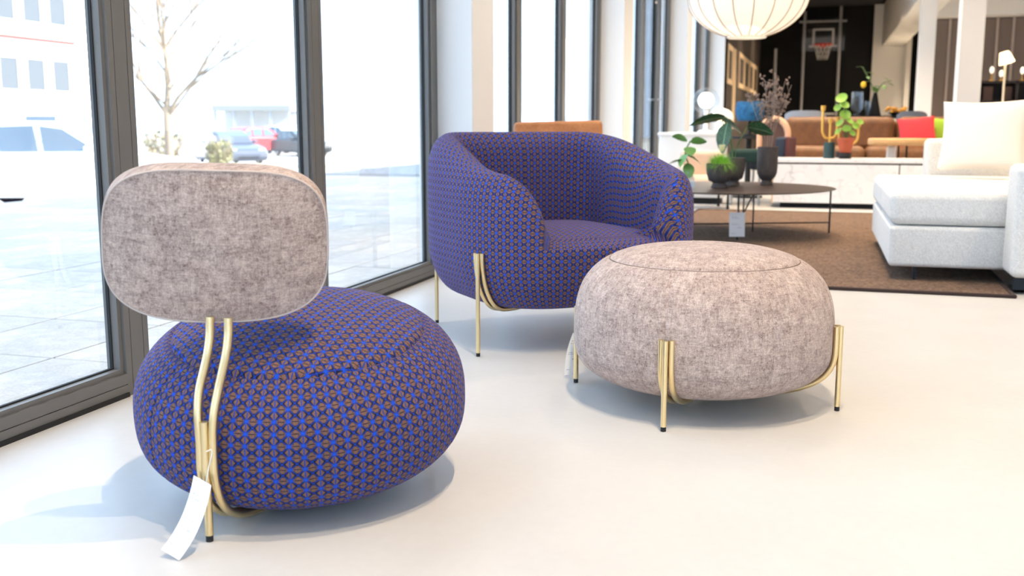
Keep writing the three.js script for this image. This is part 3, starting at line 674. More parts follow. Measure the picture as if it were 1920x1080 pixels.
// ---- white sofa with deep projecting seat
{
  const s = thing('white_sofa', 'white linen sofa with a deep seat jutting past its arm, on the rug', 'sofa', [0, 0.012, 0]);
  const SX = 0.345, AX = 0.85, BXR = 1.75, Z0 = -5.30, Z1 = -7.02;
  mesh('seat_base', rbox(BXR - SX, 0.20, Z0 - Z1, 0.022, (SX + BXR) / 2, 0.165, (Z0 + Z1) / 2, 4), M.linen, s);
  const zm = (Z0 + Z1) / 2;
  for (const [a, b] of [[Z0 - 0.002, zm + 0.003], [zm - 0.003, Z1]]) mesh('seat_cushion', rbox(BXR - SX - 0.25, 0.168, a - b, 0.045, (SX + BXR) / 2 - 0.13, 0.352, (a + b) / 2, 5), M.linen, s);
  mesh('arm', rbox(BXR + 0.2 - AX, 0.51, 0.25, 0.035, (AX + BXR + 0.2) / 2, 0.318, -5.165, 5), M.linen, s);
  mesh('arm', rbox(BXR + 0.2 - 0.645, 0.60, 0.20, 0.04, (0.645 + BXR + 0.2) / 2, 0.365, -7.125, 5), M.linen, s);
  mesh('back', rbox(0.22, 0.62, Z0 - Z1 + 0.4, 0.05, BXR + 0.1, 0.40, zm, 5), M.linen, s);
  for (const [a, b] of [[Z0 - 0.01, zm + 0.004], [zm - 0.004, Z1 + 0.01]]) mesh('back_cushion', rbox(0.24, 0.42, a - b, 0.09, BXR - 0.13, 0.62, (a + b) / 2, 6), M.linen, s);
  for (const [x, z] of [[0.47, -5.36], [1.6, -5.36], [0.47, -6.9], [1.6, -6.9]]) { mesh('leg', [box(0.012, 0.11, 0.05, x, 0.055, z), box(0.06, 0.006, 0.05, x + 0.02, 0.068, z)], M.steelDark, s); }
  mesh('leg', [box(0.30, 0.07, 0.02, 1.02, 0.035, -5.09), box(0.30, 0.01, 0.16, 1.02, 0.066, -5.16), box(0.30, 0.006, 0.16, 1.02, 0.003, -5.16)], M.steelDark, s);
}
{
  const a = thing('scatter_cushion', 'large plump cream cushion leaning on the white sofa back', 'cushion', [0.93, 0.70, -6.66]);
  const m = mesh('cover', pillow(0.52, 0.42, 0.20), M.cream, a); m.rotation.set(-0.16, -0.45, 0.02, 'YXZ');
  const b = thing('scatter_cushion', 'beige cushion at the right edge, nearer than the large cream one', 'cushion', [1.26, 0.69, -6.02]);
  const m2 = mesh('cover', pillow(0.46, 0.44, 0.18), std(0xead9c2, 0.95), b); m2.rotation.set(-0.2, -1.05, 0.1, 'YXZ');
}
// ---- marble-fronted sideboard
{
  const s = thing('marble_sideboard', 'long low sideboard with white marble doors behind the coffee table', 'sideboard', [0, 0, -10.15]);
  mesh('carcass', bx(-0.40, 1.98, 0.045, 0.415, -0.22, 0.235), M.gasket, s);
  for (const [a, b] of [[-0.405, 0.690], [0.701, 1.98]]) mesh('door', bx(a, b, 0.05, 0.405, 0.225, 0.25), M.marble, s);
  mesh('top', rbox(2.42, 0.035, 0.52, 0.004, 0.78, 0.4375, 0.0, 2), M.marble, s);
  mesh('side_panel', bx(-0.415, -0.40, 0.045, 0.415, -0.23, 0.245), M.oak, s);
  mesh('plinth', bx(-0.34, 1.9, 0, 0.045, -0.18, 0.17), M.gasket, s);
}
// ---- candelabra and potted plant on the sideboard
function candelabra(label, pos, baseMat, arms, seat, low) {
  const g = thing('candle_holder', label, 'candle holder', pos);
  mesh('base', lathe([[0, 0], [0.05, 0], [0.052, 0.003], [0.052, seat - 0.004], [0.049, seat], [0, seat]], 28), baseMat, g);
  mesh('stem', rod([0, seat, 0], [0, low, 0], 0.012), M.gold, g);
  for (const [x, y] of arms) {
    if (Math.abs(x) > 0.005) mesh('arm', tube([[0, low, 0], [x * 0.55, low + 0.008, 0], [x * 0.92, low + 0.05, 0], [x, low + 0.11, 0], [x, y, 0]], 0.0115, 24, 10), M.gold, g);
    else mesh('arm', rod([0, low, 0], [0, y, 0], 0.0115), M.gold, g);
    mesh('candle_cup', cyl(0.019, 0.022, 0.045, x, y - 0.01, 0, 16), M.gold, g);
  }
  return g;
}
candelabra('gold candle holder with a U-shaped arm on a green marble base', [0.083, 0.455, -10.08], M.marbleGreen, [[-0.07, 0.45], [0, 0.335], [0.062, 0.345]], 0.15, 0.185);
candelabra('gold candle holder with one long curved arm beside the terracotta pot', [0.20, 0.455, -10.32], M.blackFoot, [[0.14, 0.30], [-0.035, 0.25]], 0.06, 0.115);
{
  const p = thing('terracotta_pot', 'small terracotta pot on a black stand on the sideboard', 'pot', [0.225, 0.455, -10.01]);
  mesh('stand', lathe([[0, 0], [0.055, 0], [0.055, 0.055], [0, 0.055]], 24), M.blackFoot, p);
  mesh('vessel', lathe([[0, 0.055], [0.05, 0.055], [0.072, 0.165], [0.078, 0.168], [0.078, 0.19], [0.07, 0.19], [0.064, 0.17], [0, 0.165]], 28), M.terracotta, p);
  const c = thing('round_leaf_plant', 'light green plant with round leaves growing from the terracotta pot', 'plant', [0.225, 0.63, -10.01]);
  const disc = surf((u, v) => { const a = u * 2 * Math.PI, r = v * (1 + 0.05 * Math.cos(a * 2)); return [Math.cos(a) * r, 0.18 * r * r, Math.sin(a) * r, r, u]; }, 20, 4, { wrap: true });
  for (const [x, y, z, r, tx, tz] of [[-0.055, 0.375, 0, 0.052, 1.0, 0.3], [-0.03, 0.315, 0.02, 0.045, 0.9, -0.4], [-0.085, 0.29, 0.01, 0.036, 1.1, 0.5], [-0.02, 0.225, 0.02, 0.05, 1.2, -0.2], [0.02, 0.17, 0.03, 0.04, 0.7, -0.6], [-0.06, 0.15, 0.03, 0.038, 0.9, 0.6], [0.075, 0.125, 0.02, 0.036, 1.1, -0.5], [0.0, 0.10, 0.04, 0.042, 0.9, 0.1], [-0.07, 0.075, 0.03, 0.034, 0.8, 0.7], [0.05, 0.06, 0.04, 0.034, 0.9, -0.6], [0.115, 0.16, 0, 0.03, 1.0, -0.4]]) {
    mesh('leaf_stem', tube([[0, -0.01, 0], [x * 0.3, y * 0.55, z * 0.4], [x, y, z]], 0.003, 10, 5), M.stem, c);
    const l = mesh('leaf', disc, M.roundLeaf, c, [x, y, z]); l.scale.setScalar(r); l.rotation.set(tx, 0, tz);
  }
}
// ---- wooden side table
{
  const t = thing('side_table', 'pale oak side table with one white slab leg before the brown sofa', 'side table', [0.76, 0, -10.95]);
  mesh('tabletop', lathe([[0, 0.565], [0.29, 0.565], [0.305, 0.575], [0.305, 0.62], [0.295, 0.632], [0, 0.632]], 56), M.oak, t);
  mesh('leg', rbox(0.085, 0.566, 0.16, 0.02, -0.08, 0.283, 0.04), M.white, t);
  mesh('leg', rod([0.06, 0, 0.06], [0.06, 0.566, 0.06], 0.010), M.steelDark, t);
  mesh('leg', rod([0.0, 0, -0.16], [0.0, 0.566, -0.16], 0.010), M.steelDark, t);
}
// ---- brown leather sofa
{
  const s = thing('leather_sofa', 'long brown leather sofa facing the window side behind the sideboard', 'sofa', [0.62, 0, -12.15]);
  mesh('seat_base', rbox(2.1, 0.26, 0.9, 0.03, 0, 0.25, 0), M.leather, s);
  for (const [a, b] of [[-1.03, -0.15], [-0.145, 0.95]]) mesh('seat_cushion', rbox(b - a, 0.16, 0.78, 0.07, (a + b) / 2, 0.455, 0.12, 5), M.leather, s);
  mesh('back', rbox(2.1, 0.55, 0.2, 0.05, 0, 0.53, -0.42), M.leather, s);
  for (const [a, b] of [[-1.02, 0.175], [0.19, 1.0]]) { const c = mesh('back_cushion', rbox(b - a, 0.38, 0.2, 0.08, (a + b) / 2, 0.665, -0.22, 5), M.leather, s); c.rotation.x = -0.0; }
  mesh('arm', rbox(0.16, 0.5, 0.95, 0.06, 1.07, 0.36, 0), M.leather, s);
  for (const [x, z] of [[-0.95, 0.38], [1.0, 0.38], [-0.95, -0.38], [1.0, -0.38]]) mesh('leg', cyl(0.018, 0.018, 0.125, x, 0, z, 10), M.steelDark, s);
}
{
  const a = thing('throw_pillow', 'bright coral red pillow on the brown leather sofa', 'pillow', [0.98, 0.70, -11.78]);
  const m = mesh('cover', pillow(0.38, 0.30, 0.13), M.red, a); m.rotation.set(-0.25, 0.1, 0.10, 'YXZ');
  const b = thing('throw_pillow', 'lime green pillow half hidden behind the coral red one', 'pillow', [1.26, 0.69, -11.95]);
  const m2 = mesh('cover', pillow(0.34, 0.30, 0.13), M.lime, b); m2.rotation.set(-0.25, -0.2, -0.05, 'YXZ');
}
// ---- tan leather sling chair behind the armchair
{
  const t = thing('sling_chair', 'tan leather lounge chair peeking over the blue armchair', 'armchair', [-1.31, 0.0, -5.66], 0.25);
  const b = mesh('back_cushion', rbox(0.50, 0.46, 0.09, 0.028, 0, 0, 0, 4), M.tan, t, [-0.10, 0.555, -0.0], [-0.26, 0, 0.025]);
  mesh('seat_cushion', rbox(0.50, 0.10, 0.5, 0.03, -0.10, 0.36, 0.30, 4), M.tan, t);
  for (const x of [-0.33, 0.13]) mesh('side_frame', [rod([x, 0, 0.52], [x, 0.31, 0.52], 0.011), rod([x, 0.31, 0.52], [x, 0.30, -0.02], 0.011), rod([x, 0.30, -0.02], [x, 0.70, -0.09], 0.011), rod([x, 0, -0.06], [x, 0.30, -0.02], 0.011)], M.steelDark, t);
  for (const z of [0.5, 0]) mesh('cross_bar', rod([-0.33, 0.30, z], [0.13, 0.30, z], 0.010), M.steelDark, t);
}
// ---- pendant lamp
{
  const p = thing('pendant_lamp', 'large white cocoon pendant lamp with thin ribs above the coffee table', 'lamp', [-0.515, 1.63, -7.34]);
  const A = 0.405, Bv = 0.285, r0 = 0.125;
  const b0 = -Math.acos(r0 / A), pts = [];
  const shadeMat = phys({ color: 0xfffaf2, roughness: 1, transmission: 0.45, thickness: 0, emissive: new THREE.Color(1, 0.86, 0.68), emissiveIntensity: 0.04, side: THREE.DoubleSide });
  const NR = 18, ribs = (ang) => 1 - 0.014 * Math.pow(Math.abs(Math.sin(ang * NR / 2)), 1.0);
  mesh('shade', surf((u, v) => { const a = u * 2 * Math.PI, b = lerp(b0, -b0, v), k = ribs(a + Math.PI / NR * 0); return [Math.cos(a) * A * Math.cos(b) * k, Bv * Math.sin(b), Math.sin(a) * A * Math.cos(b) * k, u, v]; }, 144, 30, { wrap: true, flip: true }), shadeMat, p);
  const ribMat = std(0x7a5a34, 0.7);
  for (let k = 0; k < NR; k++) { const a = k / NR * 2 * Math.PI, q = []; for (let i = 0; i <= 14; i++) { const b = lerp(b0, -b0, i / 14); q.push([Math.cos(a) * (A * Math.cos(b) + 0.001), Bv * Math.sin(b) * 1.003, Math.sin(a) * (A * Math.cos(b) + 0.001)]); } mesh('rib', tube(q, 0.0026, 28, 6), ribMat, p); }
  const yr = Bv * Math.sin(b0);
  mesh('bottom_ring', new THREE.TorusGeometry(r0, 0.008, 8, 48).rotateX(Math.PI / 2).translate(0, yr - 0.004, 0), shadeMat, p);
  mesh('top_ring', new THREE.TorusGeometry(r0, 0.006, 8, 48).rotateX(Math.PI / 2).translate(0, -yr, 0), ribMat, p);
  mesh('cable', rod([0, 0.1, 0], [0, HC - 1.63, 0], 0.004), M.white, p);
  mesh('canopy', cyl(0.06, 0.06, 0.03, 0, HC - 1.66, 0), M.white, p);
  mesh('bulb', new THREE.SphereGeometry(0.05, 16, 12), new THREE.MeshStandardMaterial({ color: 0xffffff, emissive: new THREE.Color(1, 0.85, 0.62), emissiveIntensity: 3 }), p, [0, 0.02, 0]);
  const l = new THREE.PointLight(new THREE.Color(1, 0.84, 0.62), 0.14, 0, 2); l.position.set(-0.515, 1.65, -7.34); l.castShadow = true; l.shadow.radius = 2; scene.add(l);
}

// ================================================================ OUTSIDE
// ---- terrace: each slab a piece on a dark jointed bed
{
  const t = structGroup('terrace', 'terrace of pale square paving slabs outside the window');
  mesh('bed', bx(-8.2, -1.98, -0.20, -0.045, -16, ZF + 0.2), M.joint, t);
  const sg = rbox(0.499, 0.045, 0.592, 0.004, 0, 0, 0, 1);
  for (let i = 0; i < 12; i++) for (let k = 0; k < 23; k++) {
    const x = -2.01 - 0.2525 - i * 0.505 + 0.015, z = -1.05 - 0.3 - (k - 0) * 0.6;
    mesh('slab', sg, M.pave[Math.floor(rnd() * 4)], t, [x, -0.0525 + rr(-0.0012, 0.0012), z]);
  }
}
const GY = -0.72;
{
  const s = new THREE.Shape([[-8.2, -0.05], [-9.6, GY], [-120, GY], [-120, GY - 0.5], [-8.2, GY - 0.5]].map((p) => new THREE.Vector2(...p)));
  const g = new THREE.ExtrudeGeometry(s, { depth: 170, bevelEnabled: false }); g.translate(0, 0, -130); scaleBoxUV(g);
  struct('ground', g, M.asphalt).userData.label = 'sunlit grey car park beyond the terrace';
}
// ---- cars
const carGlass = std(0x5f7385, 0.12), tyreMat = std(0x1c1c1e, 0.8), rimMat = std(0xc6c9cc, 0.35, { metalness: 0.8 });
const extrude = (pts, depth, bev, z = 0) => { const g = new THREE.ExtrudeGeometry(new THREE.Shape(pts.map((p) => new THREE.Vector2(...p))), { depth: depth - 2 * bev, bevelEnabled: bev > 0, bevelThickness: bev, bevelSize: bev, bevelOffset: -bev, bevelSegments: 3, curveSegments: 10 }); g.translate(0, 0, z - depth / 2 + bev); return g; };
function smoothPts(pts, n = 6) { const c = new THREE.CatmullRomCurve3(pts.map((p) => V(p[0], p[1], 0)), true, 'centripetal'); return c.getPoints(pts.length * n).map((p) => [p.x, p.y]); }
function car(label, pos, turn, paint, k = 1, wagon = false) {
  const c = thing('parked_car', label, 'car', pos, turn); c.scale.setScalar(k);
  const body = [[-2.18, 0.32], [-2.22, 0.62], [-2.15, 0.88], [-1.7, 0.955], [-0.9, 0.96], [0.75, 0.945], [1.35, 0.87], [1.95, 0.77], [2.2, 0.62], [2.22, 0.40], [2.1, 0.24], [1.76, 0.22], [0.92, 0.22], [-0.9, 0.22], [-1.75, 0.22]];
  mesh('body', extrude(smoothPts(body, 4), 1.74, 0.09), paint, c);
  const rr0 = wagon ? -2.02 : -1.72, cab = [[rr0, 0.93], [rr0 + 0.30, 1.30], [rr0 + 0.62, 1.43], [-0.3, 1.46], [0.22, 1.40], [0.98, 0.94], [0.4, 0.90], [-1.2, 0.90]];
  mesh('cabin', extrude(smoothPts(cab, 5), 1.46, 0.10), paint, c);
  for (const s of [-1, 1]) {
    const w = (pts) => mesh('side_window', extrude(pts, 0.03, 0.008, s * 0.728), carGlass, c);
    w([[rr0 + 0.30, 0.97], [rr0 + 0.48, 1.24], [-1.0, 1.37], [-0.92, 0.97]]); w([[-0.84, 0.97], [-0.90, 1.375], [-0.28, 1.395], [-0.22, 0.97]]); w([[-0.14, 0.97], [-0.18, 1.39], [0.18, 1.34], [0.72, 0.98]]);
    const mr = mesh('wing_mirror', rbox(0.16, 0.13, 0.2, 0.05, 0.66, 1.01, s * 0.90), paint, c);
  }
  mesh('windscreen', extrude([[0.30, 1.37], [0.93, 0.97], [0.95, 0.98], [0.33, 1.39]], 1.24, 0.004), carGlass, c);
  mesh('rear_window', extrude([[rr0 + 0.06, 1.00], [rr0 + 0.33, 1.32], [rr0 + 0.30, 1.335], [rr0 + 0.02, 1.01]], 1.2, 0.004), carGlass, c);
  for (const x of [-1.36, 1.35]) for (const s of [-1, 1]) {
    const wh = new THREE.Group(); wh.name = 'wheel'; c.add(wh); wh.position.set(x, 0.32, s * 0.79);
    mesh('tyre', new THREE.TorusGeometry(0.255, 0.068, 10, 32), tyreMat, wh);
    mesh('rim', new THREE.CylinderGeometry(0.205, 0.205, 0.09, 24).rotateX(Math.PI / 2), rimMat, wh);
  }
  for (const s of [-1, 1]) { mesh('headlight', rbox(0.16, 0.11, 0.30, 0.03, 2.07, 0.66, s * 0.62), std(0xe8eef2, 0.2), c); mesh('tail_lamp', rbox(0.08, 0.16, 0.28, 0.03, -2.14, 0.76, s * 0.62), std(0xa02020, 0.4), c); }
  mesh('front_bumper_grille', rbox(0.06, 0.14, 0.9, 0.02, 2.19, 0.42, 0), tyreMat, c);
  return c;
}
const whitePaint = phys({ color: 0xf4f5f6, roughness: 0.35, clearcoat: 0.6 }), greyPaint = phys({ color: 0x4d5566, roughness: 0.35, clearcoat: 0.6 }), redPaint = phys({ color: 0xb53038, roughness: 0.4, clearcoat: 0.5 }), darkPaint = phys({ color: 0x30343a, roughness: 0.4, clearcoat: 0.5 });
const camTurn = 16.6 * Math.PI / 180;
car('white hatchback parked side-on at the edge of the terrace', [-13.0, GY, -15.6], camTurn + 0.05, whitePaint, 1.06, true);
car('grey-blue hatchback parked further off beside the bare tree', [-21.3, GY, -34.2], camTurn - 0.95, greyPaint, 0.88);
car('small red car parked far across the car park', [-28.4, GY, -48.4], camTurn + 0.9, redPaint, 0.95);
car('white estate car far off at the right of the row', [-29.9, GY, -54.4], camTurn - 0.8, whitePaint, 1.0, true);
car('dark car far off in front of the white estate', [-24.4, GY, -45.6], camTurn - 0.9, darkPaint, 0.85);
// ---- white van behind the white car
{
  const v = thing('white_van', 'long white van standing before the office block', 'van', [-22.6, GY, -23.6], camTurn + 0.06);
  mesh('body', rbox(5.4, 1.62, 1.95, 0.16, 0, 1.13, 0, 4), whitePaint, v);
  mesh('windscreen', rbox(0.04, 0.5, 1.5, 0.015, 2.69, 1.5, 0), carGlass, v);
  mesh('side_window', rbox(0.8, 0.42, 0.03, 0.012, 2.05, 1.52, 0.975), carGlass, v);
  for (const x of [-1.7, 1.8]) for (const s of [-1, 1]) { const w = mesh('wheel', new THREE.TorusGeometry(0.27, 0.08, 10, 28), tyreMat, v, [x, 0.35, s * 0.88]); mesh('rim', new THREE.CylinderGeometry(0.2, 0.2, 0.08, 20).rotateX(Math.PI / 2), rimMat, w); }
}
// ---- office block across the car park
{
  const b = thing('office_block', 'pale rendered office block with a red line under its upper windows', 'building', [-34, GY, 0]);
  const wallM = std(0xe9e7e2, 0.9), paneM = std(0x50565c, 0.3), frM = std(0xf2f2f0, 0.7);
  mesh('wall', bx(-9, 0, 0, 9.2, -42.6, -18), wallM, b);
  mesh('red_band', bx(0, 0.10, 5.24, 5.36, -41.6, -18), std(0xb7322f, 0.7), b);
  const winRow = (y0, y1) => { for (let i = 0; i < 14; i++) { const z = -18.9 - i * 1.62, w = mesh('window', [bx(0, 0.06, y0, y1, z - 1.22, z - 1.14), bx(0, 0.06, y0, y1, z - 0.08, z), bx(0, 0.06, y0, y0 + 0.09, z - 1.14, z - 0.08), bx(0, 0.06, y1 - 0.09, y1, z - 1.14, z - 0.08)], frM, b); mesh('pane', bx(0.005, 0.02, y0 + 0.09, y1 - 0.09, z - 1.14, z - 0.08), paneM, w); } };
  winRow(2.95, 4.50); winRow(5.95, 7.5);
  for (const z of [-38.3, -40.2]) for (let k = 0; k < 10; k++) mesh('vent_slat', bx(0, 0.05, 1.72, 2.32, z - 0.15 - k * 0.14, z - 0.06 - k * 0.14), std(0x4e5a6c, 0.6), b);
  mesh('wall_box', bx(0, 0.12, 2.7, 3.0, -42.4, -42.1), std(0x9a90a8, 0.7), b);
}
// ---- bare tree with hedge at its foot
{
  const t = thing('bare_tree', 'bare winter tree with pale forking trunk beyond the parked cars', 'tree', [-18.6, GY, -26.6]);
  const bark = std(0x8a7c6c, 0.95), parts = [];
  const grow = (p, d, len, r, depth) => {
    const mid = [p[0] + d[0] * len * 0.5 + rr(-0.05, 0.05) * len, p[1] + d[1] * len * 0.5, p[2] + d[2] * len * 0.5 + rr(-0.05, 0.05) * len];
    const e = [p[0] + d[0] * len, p[1] + d[1] * len, p[2] + d[2] * len];
    const m1 = rod(p, mid, r, depth > 2 ? 8 : 5), m2 = rod(mid, e, r * 0.82, depth > 2 ? 8 : 5); parts.push(m1, m2);
    if (!depth) return;
    const n = depth > 2 ? 3 : 2 + (rnd() > 0.5 ? 1 : 0);
    for (let i = 0; i < n; i++) { const a = rr(0, 6.283), sp = i === 0 ? rr(0.05, 0.25) : rr(0.4, 0.8), q = V(d[0] + Math.cos(a) * sp, d[1] + rr(0.0, 0.25), d[2] + Math.sin(a) * sp).normalize(); grow(e, [q.x, q.y, q.z], len * rr(0.62, 0.82), r * (i === 0 ? 0.72 : 0.5), depth - 1); }
  };
  const trunk = mesh('trunk', lathe([[0, 0], [0.17, 0], [0.13, 0.6], [0.11, 2.05], [0, 2.05]], 12), bark, t);
  grow([0, 2.0, 0], [0.02, 1, 0], 1.7, 0.085, 5); for (let i = 0; i < 9; i++) { const a = i * 2.4, q = V(Math.cos(a) * 0.75, 0.8, Math.sin(a) * 0.75).normalize(); grow([0.02, 1.7 + i * 0.33, 0], [q.x, q.y, q.z], 1.15 - i * 0.06, 0.042 - i * 0.002, 4); }
  grow([0, 1.75, 0], [-0.5, 0.8, 0.2], 1.2, 0.05, 3); grow([0, 1.8, 0], [0.6, 0.75, -0.2], 1.4, 0.055, 3);
  mesh('branches', merge(parts), bark, t).userData.kind = 'stuff';
}
for (const [label, x, z, w, h, col] of [['yellowish dry hedge at the foot of the bare tree', -20.3, -28.8, 1.6, 1.3, 0x9a9478], ['low dry shrub right of the bare tree near the grey car', -19.3, -30.4, 1.0, 0.95, 0x8c8a66]]) {
  const s = thing('dry_shrub', label, 'shrub', [x, GY, z]), g = [], tw = [];
  for (let i = 0; i < 700; i++) { const a = rr(0, 6.283), q = Math.sqrt(rnd()), hh = rr(0.05, 1), l = leaf(0.13, 0.07, 0.4, 0.1); l.rotateX(rr(-1.5, 1.5)); l.rotateY(rr(0, 6.28)); l.translate(Math.cos(a) * q * w * 0.5 * (1.1 - 0.4 * hh), hh * h, Math.sin(a) * q * w * 0.5); g.push(l); }
  for (let i = 0; i < 26; i++) { const a = rr(0, 6.283); tw.push(rod([Math.cos(a) * 0.1, 0, Math.sin(a) * 0.1], [Math.cos(a) * w * 0.42, rr(0.7, 1.1) * h, Math.sin(a) * w * 0.42], 0.012, 5)); }
  mesh('foliage', merge(g), std(col, 0.9, { side: THREE.DoubleSide }), s).userData.kind = 'stuff'; mesh('twigs', merge(tw), std(0x8a7a62, 0.9), s).userData.kind = 'stuff';
}
// ---- canopy, low wall and bench
{
  const c = thing('carport', 'distant flat-roofed carport on posts behind the parked cars', 'carport', [-34.6, GY, -59.0], camTurn);
  mesh('roof', box(4.9, 0.35, 3, 0, 2.55, 0), std(0x9a9c98, 0.8), c); mesh('rear_wall', box(4.9, 2.4, 0.15, 0, 1.2, -1.4), std(0xd2d4d6, 0.9), c);
  for (let k = 0; k < 5; k++) mesh('post', box(0.16, 2.4, 0.16, -2.3 + k * 1.15, 1.2, 1.35), std(0xa6a9ad, 0.7), c);
}
{
  const b = thing('concrete_bench', 'low grey concrete bench outside, left of the blue armchair', 'bench', [-9.85, GY, -23.3], camTurn - 0.35);
  mesh('seat_slab', rbox(2.3, 0.16, 0.5, 0.02, 0.25, 0.36, 0), std(0x8d948c, 0.9), b);
  for (const x of [-0.55, 1.1]) mesh('support', rbox(0.28, 0.28, 0.4, 0.02, x, 0.14, 0), std(0x6f776c, 0.9), b);
}
{
  const w = thing('kerb_wall', 'low pale kerb running across the car park', 'kerb', [-16, GY, -33], camTurn - 0.12);
  mesh('kerb', rbox(16, 0.14, 0.3, 0.03, 0, 0.07, 0), std(0xd9d3b4, 0.9), w);
}

// ================================================================ FAR INTERIOR
// ---- basketball hoop and goal posts before the black wall
{
  const h = thing('basketball_hoop', 'basketball hoop with red rim and white net on the black wall', 'basketball hoop', [-0.045, 0, ZB]);
  const wm = std(0xd8d8d8, 0.5), gm = std(0xb9b9bb, 0.4, { metalness: 0.5 });
  for (const x of [-0.47, 0.40]) mesh('upright', rod([x, 0, 0.2], [x, x > 0 ? 3.72 : 3.62, 0.2], 0.035), gm, h);
  mesh('crossbar', rod([-0.6, 3.36, 0.2], [0.55, 3.36, 0.2], 0.028), gm, h);
  mesh('crossbar', rod([-0.34, 2.74, 0.3], [0.35, 2.74, 0.3], 0.025), gm, h);
  mesh('crossbar', rod([-0.47, 1.05, 0.2], [0.40, 1.05, 0.2], 0.025), gm, h);
  mesh('target_square', [box(0.52, 0.05, 0.02, 0, 3.15, 0.32), box(0.05, 0.42, 0.02, -0.235, 2.95, 0.32), box(0.05, 0.42, 0.02, 0.235, 2.95, 0.32)], wm, h);
  mesh('backboard', box(1.05, 0.8, 0.02, 0, 3.02, 0.29), phys({ color: 0xffffff, roughness: 0.05, transmission: 1, thickness: 0 }), h);
  mesh('rim', [new THREE.TorusGeometry(0.225, 0.017, 8, 32).rotateX(Math.PI / 2).translate(0, 2.76, 0.57), box(0.14, 0.10, 0.1, 0, 2.75, 0.35)], std(0xd22a22, 0.5), h);
  const net = []; for (let k = 0; k < 12; k++) for (const d of [-1, 1]) { const q = []; for (let i = 0; i <= 6; i++) { const t = i / 6, a = (k + d * t * 1.6) / 12 * 6.283, r = lerp(0.22, 0.12, Math.pow(t, 0.7)); q.push([Math.cos(a) * r, 2.75 - 0.36 * t, 0.57 + Math.sin(a) * r]); } net.push(tube(q, 0.007, 10, 4)); }
  mesh('net', merge(net), std(0xe4e4e2, 0.9), h);
}
tag(mesh('wall_pole', rod([-1.20, 0, ZB + 0.3], [-1.20, 2.7, ZB + 0.3], 0.035), std(0xb9b9bb, 0.4)), 'pale upright pole standing left of the basketball hoop', 'pole');
// ---- pictures on the dark brown side wall
for (const [z0, z1, y0, y1, label] of [[-18.4, -19.4, 1.48, 2.16, 'tall wooden framed picture nearest on the dark side wall'], [-19.6, -20.1, 0.7, 2.16, 'narrow tall wooden board between the framed pictures'], [-20.9, -22.3, 1.5, 2.18, 'first picture of the row of pale wooden frames'], [-22.45, -23.8, 1.5, 2.18, 'second picture of the row of pale wooden frames'], [-23.95, -25.3, 1.5, 2.18, 'third picture of the row of pale wooden frames'], [-25.45, -26.8, 1.5, 2.2, 'last picture of the row of pale wooden frames']]) {
  const f = thing('framed_picture', label, 'picture', [-1.6, 0, 0]); const t = 0.13, D = 0.016, fm = std(0xdcc3a0, 0.6);
  mesh('picture_frame', [bx(0, D, y0, y1, z0 - t, z0), bx(0, D, y0, y1, z1, z1 + t), bx(0, D, y0, y0 + t * 0.7, z1 + t, z0 - t), bx(0, D, y1 - t * 0.7, y1, z1 + t, z0 - t)], fm, f);
  mesh('print', bx(0, 0.006, y0 + t * 0.7, y1 - t * 0.7, z1 + t, z0 - t), std(label.includes('board') ? 0xdcc3a0 : 0x3c332e, 0.7), f);
}
// ---- lamps and cabinet by the far windows
{
  const c = thing('white_cabinet', 'white low cabinet carrying glass lamps by the far window', 'cabinet', [-1.20, 0, -10.34]);
  mesh('body', rbox(0.62, 0.60, 0.4, 0.01, 0, 0.36, 0), M.white, c); mesh('top', rbox(0.66, 0.03, 0.44, 0.006, 0, 0.675, 0), M.white, c); mesh('plinth', box(0.56, 0.06, 0.34, 0, 0.03, 0), M.gasket, c);
  const glow = (i) => new THREE.MeshStandardMaterial({ color: 0xffffff, emissive: new THREE.Color(1, 0.93, 0.8), emissiveIntensity: i });
  const l = thing('globe_lamp', 'table lamp with a glowing bulb in a clear glass globe', 'lamp', [-1.09, 0.69, -10.3]);
  mesh('base', lathe([[0, 0], [0.075, 0], [0.075, 0.012], [0.02, 0.03], [0.016, 0.2], [0.03, 0.22], [0, 0.22]], 28), M.white, l);
  mesh('globe', new THREE.SphereGeometry(0.128, 32, 24), M.clearGlass, l, [0, 0.305, 0]);
  mesh('bulb', new THREE.SphereGeometry(0.078, 24, 18), glow(2.2), l, [0, 0.31, 0]);
  const p = new THREE.PointLight(new THREE.Color(1, 0.88, 0.7), 0.8, 0, 2); p.position.set(-1.09, 1.0, -10.3); p.castShadow = true; p.shadow.radius = 3; scene.add(p);
  const m = thing('mushroom_lamp', 'small white mushroom lamp with an amber glow beside the globe lamp', 'lamp', [-0.94, 0.69, -10.28]);
  mesh('base', lathe([[0, 0], [0.06, 0], [0.06, 0.01], [0.04, 0.06], [0.035, 0.10], [0, 0.10]], 24), M.white, m);
  mesh('amber_bulb', new THREE.SphereGeometry(0.04, 18, 14), new THREE.MeshStandardMaterial({ color: 0xffffff, emissive: new THREE.Color(1, 0.66, 0.28), emissiveIntensity: 1.5 }), m, [0, 0.135, 0]);
  const s = mesh('shade', lathe([[0.105, 0], [0.10, 0.03], [0.07, 0.065], [0.03, 0.08], [0, 0.082]], 28), std(0xfafafa, 0.5, { side: THREE.DoubleSide }), m, [0.02, 0.15, 0], [0, 0, -0.35]);
  const p2 = new THREE.PointLight(new THREE.Color(1, 0.75, 0.45), 0.25, 0, 2); p2.position.set(-0.94, 0.825, -10.28); p2.castShadow = true; scene.add(p2);
}
